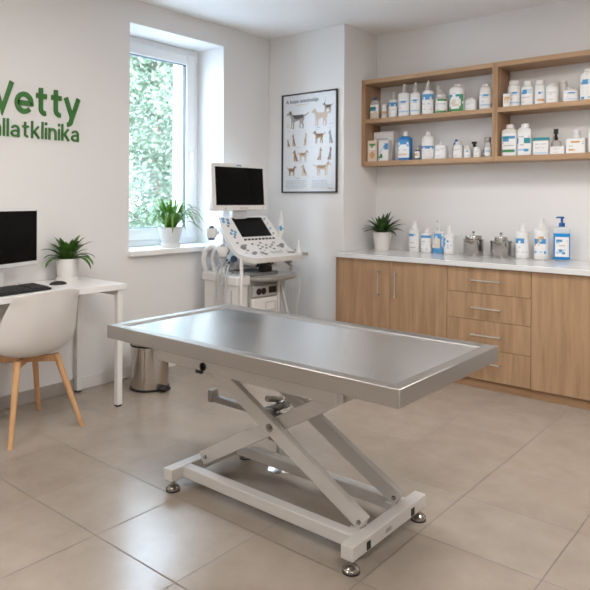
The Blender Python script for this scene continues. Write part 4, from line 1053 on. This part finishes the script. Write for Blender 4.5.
rm = Matrix.Rotation(MR, 4, 'Z'); gp = rm @ Vector((.03, .325, 0))
bottle('gel_bottle', 'white gel bottle with blue label in holder at machine right side', MX+gp.x, MY+gp.y, 1.0055, .048, .048, .188, .105, 2, 'hdpe', 'hdpe', 'tip', 'wwwwww/wwwlww/wlbbww/llbbbw/wwbbww', (.2, .9), .7, .55)

# ------------------------------------------------------------------ examination table
tb = thing('examination_table', 'stainless steel veterinary examination table on scissor lift base', 'table', (-1.70, 2.03, 0))
TX0, TX1, TY0, TY1, TZ, TB = -2.447, -.957, 1.646, 2.392, .728, .670
def rr_ring(x0, x1, y0, y1): return [(x0, y0), (x1, y0), (x1, y1), (x0, y1)]
t = MB(); tt = .052
levels = [(0, TB+.004), (0, TZ), (tt-.010, TZ), (tt-.004, TZ-.002), (tt, TZ-.009), (tt+.006, TZ-.010)]
secs = [[Vector((x, y, z)) for x, y in rr_ring(TX0+o_, TX1-o_, TY0+o_, TY1-o_)] for o_, z in levels]
secs = [[Vector((x, y, TB)) for x, y in rr_ring(TX0+.02, TX1-.02, TY0+.02, TY1-.02)], [Vector((x, y, TB)) for x, y in rr_ring(TX0, TX1, TY0, TY1)]]+secs
t.loft(secs, 0, caps=False)
n0 = len(t.v); t.f.append([0, 1, 2, 3]); t.m.append(0)
# simple closing plate under the tray so the rim is one solid shape
t.f.append([n0-4, n0-3, n0-2, n0-1]); t.m.append(1)
top = t.build('tabletop', [M['steel'], M['tray']], tb, bev=.003, angle=30)
# upper frame under the top
FY = (1.930, 2.200)
for y in FY: MB().box(-2.425, -1.375, y-.024, y+.024, .525, .600).build('upper_rail', M['paint'], tb, bev=.004)
for x in (-2.36, -1.44): MB().box(x-.03, x+.03, FY[0]-.024, FY[1]+.024, .600, TB).build('upper_cross_rail', M['paint'], tb, bev=.003)
# base
for x0, x1 in ((-2.240, -2.185), (-1.278, -1.227)):
    cb = MB().box(x0, x1, 1.800, 2.325, .047, .099).build('base_cross_rail', M['paint'], tb, bev=.004)
    if x0 > -2:
        for yy in (1.90, 2.215): MB().box(x1-.001, x1+.002, yy-.013, yy+.013, .053, .083).build('hole_plug', M['black'], cb, bev=.006)
        bg = MB(); bg.prism([(2.035+.026*math.cos(a), .070+.013*math.sin(a)) for a in [2*PI*i/24 for i in range(24)]], lambda a, c, d: Vector((x1-.001+d, a, c)), .002)
        e_ = bg.build('rail_badge', M['med2'], cb)
        bg = MB()
        for k_ in range(3): bg.box(x1+.001, x1+.0016, 2.018+k_*.012, 2.026+k_*.012, .064+.003*(k_ % 2), .078)
        bg.build('badge_mark', M['grey_metal'], e_) if False else bg.build('badge_mark', M['grey_metal'], cb)
for y in (1.890, 2.225): MB().box(-2.186, -1.277, y-.024, y+.024, .049, .097).build('base_side_rail', M['paint'], tb, bev=.004)
for x, y in ((-2.203, 1.825), (-2.203, 2.285), (-1.248, 1.822), (-1.246, 2.295)):
    f = MB().lathe([(.026, .004), (.030, .006), (.030, .014), (.022, .022), (.010, .026), (.008, .028), (.008, .049)], (x, y, 0), 28).build('levelling_foot', M['chrome'], tb)
    MB().lathe([(.028, 0), (.031, .001), (.031, .006), (.028, .007)], (x, y, 0), 28).build('foot_pad', M['rubber'], f)
# scissor arms
def arm(y, xa, za, xb, zb, th, hgt):
    d = Vector((xb-xa, 0, zb-za)).normalized(); n_ = Vector((-d.z, 0, d.x))*hgt/2
    a, b_ = Vector((xa, 0, za))-d*.02, Vector((xb, 0, zb))+d*.02
    mb = MB(); q = [a-n_, b_-n_, b_+n_, a+n_]
    mb.add([p+Vector((0, y-th/2, 0)) for p in q]+[p+Vector((0, y+th/2, 0)) for p in q], [(0, 1, 2, 3), (7, 6, 5, 4), (0, 4, 5, 1), (1, 5, 6, 2), (2, 6, 7, 3), (3, 7, 4, 0)])
    return mb.build('scissor_arm', M['paint'], tb, bev=.004)
def bolt(p, r=.016, parent=None, ln=.012):
    p = Vector(p); b_ = MB(); b_.cyl(p, p+Vector((0, -ln*.4, 0)), r, n=20); b_.cyl(p+Vector((0, -ln*.4, 0)), p+Vector((0, -ln, 0)), r*.6, n=6, mi=1)
    return b_.build('bolt', [M['chrome'], M['grey_metal']], parent or tb)
a1 = arm(1.944, -1.290, .120, -2.095, .560, .030, .062)
a2 = arm(2.190, -1.290, .120, -2.095, .560, .030, .062)
b1 = arm(1.982, -2.160, .112, -1.373, .560, .030, .062)
bolt((-1.726, 1.929, .359), .017, a1)
for a_, y in ((a1, 1.930), (a2, 2.176)): bolt((-1.288, y, .118), .009, a_)
bolt((-2.148, 1.967, .118), .009, b1)
for y in (1.944, 2.190):
    br = MB(); br.box(-1.320, -1.277, y+.017, y+.026, .06, .118); br.box(-1.320, -1.277, y-.026, y-.017, .06, .098); br.build('pivot_bracket', M['paint'], tb, bev=.002)
rl = MB(); rl.cyl((-2.10, 1.90, .548), (-2.10, 2.235, .548), .012, n=16); rl.build('roller_shaft', M['grey_metal'], tb)
for y in (1.901, 2.222):
    r_ = MB(); r_.box(-2.145, -2.11, y, y+.014, .515, .529); r_.cyl((-2.10, y-.001, .548), (-2.10, y+.012, .548), .018, n=20); r_.build('roller', M['black'], tb)
MB().cyl((-1.726, 1.93, .359), (-1.726, 2.206, .359), .010, n=14).build('pivot_shaft', M['grey_metal'], tb)
# pump jack with foot pedal behind the far rail
jx, jy = -1.985, 2.305
j = MB(); j.lathe([(.065, 0), (.066, .004), (.055, .010), (.030, .014), (.026, .05), (.026, .215), (.018, .22), (.014, .225), (.014, .34)], (jx, jy, 0), 32)
jk = j.build('pump_jack', M['nickel'], tb)
j = MB(); j.box(jx-.05, jx+.045, jy-.042, jy-.026, .14, .20); j.box(jx-.02, jx+.055, jy-.038, jy+.035, .245, .262)
j.cyl((jx-.06, jy-.05, .20), (jx-.06, jy+.03, .20), .018, n=16); j.build('jack_bracket', M['grey_metal'], jk, bev=.003)
p = MB(); zp = .250
p.box(-2.480, -2.08, jy-.018, jy+.020, zp-.024, zp+.012); p.box(-2.480, -2.445, jy-.026, jy+.026, zp-.026, zp+.040); p.build('foot_pedal', M['grey_metal'], tb, bev=.008)
p = MB()
d0, d1 = Vector((-2.10, jy, zp)), Vector((-1.90, jy-.06, .345))
p.tube([d0, d0.lerp(d1, .5), d1], .020, 10, sub=1); p.box(-2.06, -1.93, jy-.055, jy+.005, .235, .272); p.box(-2.03, -1.985, jy-.075, jy-.055, .275, .30)
p.build('pedal_linkage', M['grey_metal'], tb, bev=.003)
MB().cyl((-1.985, jy, .33), (-1.985, 2.20, .36), .014, n=14).build('jack_link', M['grey_metal'], tb)

# ------------------------------------------------------------------ ceiling lights (outside the frame) and light
LIGHTS = [(-2.2, 1.3), (-.75, 2.9), (-2.3, -.2), (.2, .7)]
for k, (x, y) in enumerate(LIGHTS):
    l_ = thing('ceiling_light', ['square white ceiling panel light above the desk side', 'square white ceiling panel light above the cabinet side', 'square white ceiling panel light behind the camera left', 'square white ceiling panel light behind the camera right'][k], 'light', (x, y, ZC), 0, 'ceiling panel lights')
    ring(MB(), x-.30, x+.30, y-.30, y+.30, ZC-.035, ZC, .02).build('light_frame', M['fixture'], l_, bev=.002)
    MB().box(x-.28, x+.28, y-.28, y+.28, ZC-.020, ZC-.012).build('light_diffuser', M['diffuser'], l_)
    ld = bpy.data.lights.new('panel_lamp', 'AREA'); ld.shape = 'SQUARE'; ld.size = .56
    ld.energy = [15, 32, 21, 28][k]; ld.color = (1.0, 0.967, 0.93)
    lo = bpy.data.objects.new('panel_lamp', ld); COL.objects.link(lo); lo.location = (x, y, ZC-.04)

sun = bpy.data.lights.new('sun', 'SUN'); sun.energy = 7.0; sun.angle = R(2); sun.color = (1, .98, .95)
so_ = bpy.data.objects.new('sun', sun); COL.objects.link(so_); so_.rotation_euler = (R(38), 0, R(75)); so_.location = (0, 0, 8)

wd = bpy.data.worlds.new('sky'); sc.world = wd; wd.use_nodes = True
nt = wd.node_tree; bg = nt.nodes['Background']
tc = nt.nodes.new('ShaderNodeTexCoord'); sp = nt.nodes.new('ShaderNodeSeparateXYZ'); rp = nt.nodes.new('ShaderNodeValToRGB')
nt.links.new(tc.outputs['Generated'], sp.inputs[0]); nt.links.new(sp.outputs['Z'], rp.inputs['Fac'])
rp.color_ramp.elements[0].position = 0.0; rp.color_ramp.elements[0].color = (.82, .92, 1.0, 1)
rp.color_ramp.elements[1].position = 1.0; rp.color_ramp.elements[1].color = (.55, .76, 1.0, 1)
nt.links.new(rp.outputs['Color'], bg.inputs['Color']); bg.inputs['Strength'].default_value = 13.0

# ------------------------------------------------------------------ camera
cd = bpy.data.cameras.new('camera'); cam = bpy.data.objects.new('camera', cd); COL.objects.link(cam)
cd.sensor_width = 36; cd.sensor_fit = 'HORIZONTAL'; cd.lens = 634.85/590*36
cd.shift_x = -.00095; cd.shift_y = -(295-199.37)/590
cd.dof.use_dof = True; cd.dof.focus_distance = 2.8; cd.dof.aperture_fstop = 5.0
cd.clip_start = .05; cd.clip_end = 200
cam.matrix_world = Matrix.Translation((0, 0, 1.29)) @ Matrix.Rotation(.6907, 4, 'Z') @ Matrix.Rotation(R(90), 4, 'X') @ Matrix.Rotation(.005, 4, 'Z')
sc.camera = cam
sc.view_settings.view_transform = 'Standard'; sc.view_settings.look = 'None'
sc.view_settings.exposure = 0.42; sc.view_settings.gamma = 1.0; sc.view_settings.use_curve_mapping = False
sc.cycles.max_bounces = 10; sc.cycles.diffuse_bounces = 6; sc.cycles.transparent_max_bounces = 12
sc.cycles.use_denoising = True
sc.cycles.blur_glossy = 1.0
sc.cycles.sample_clamp_indirect = 8.0
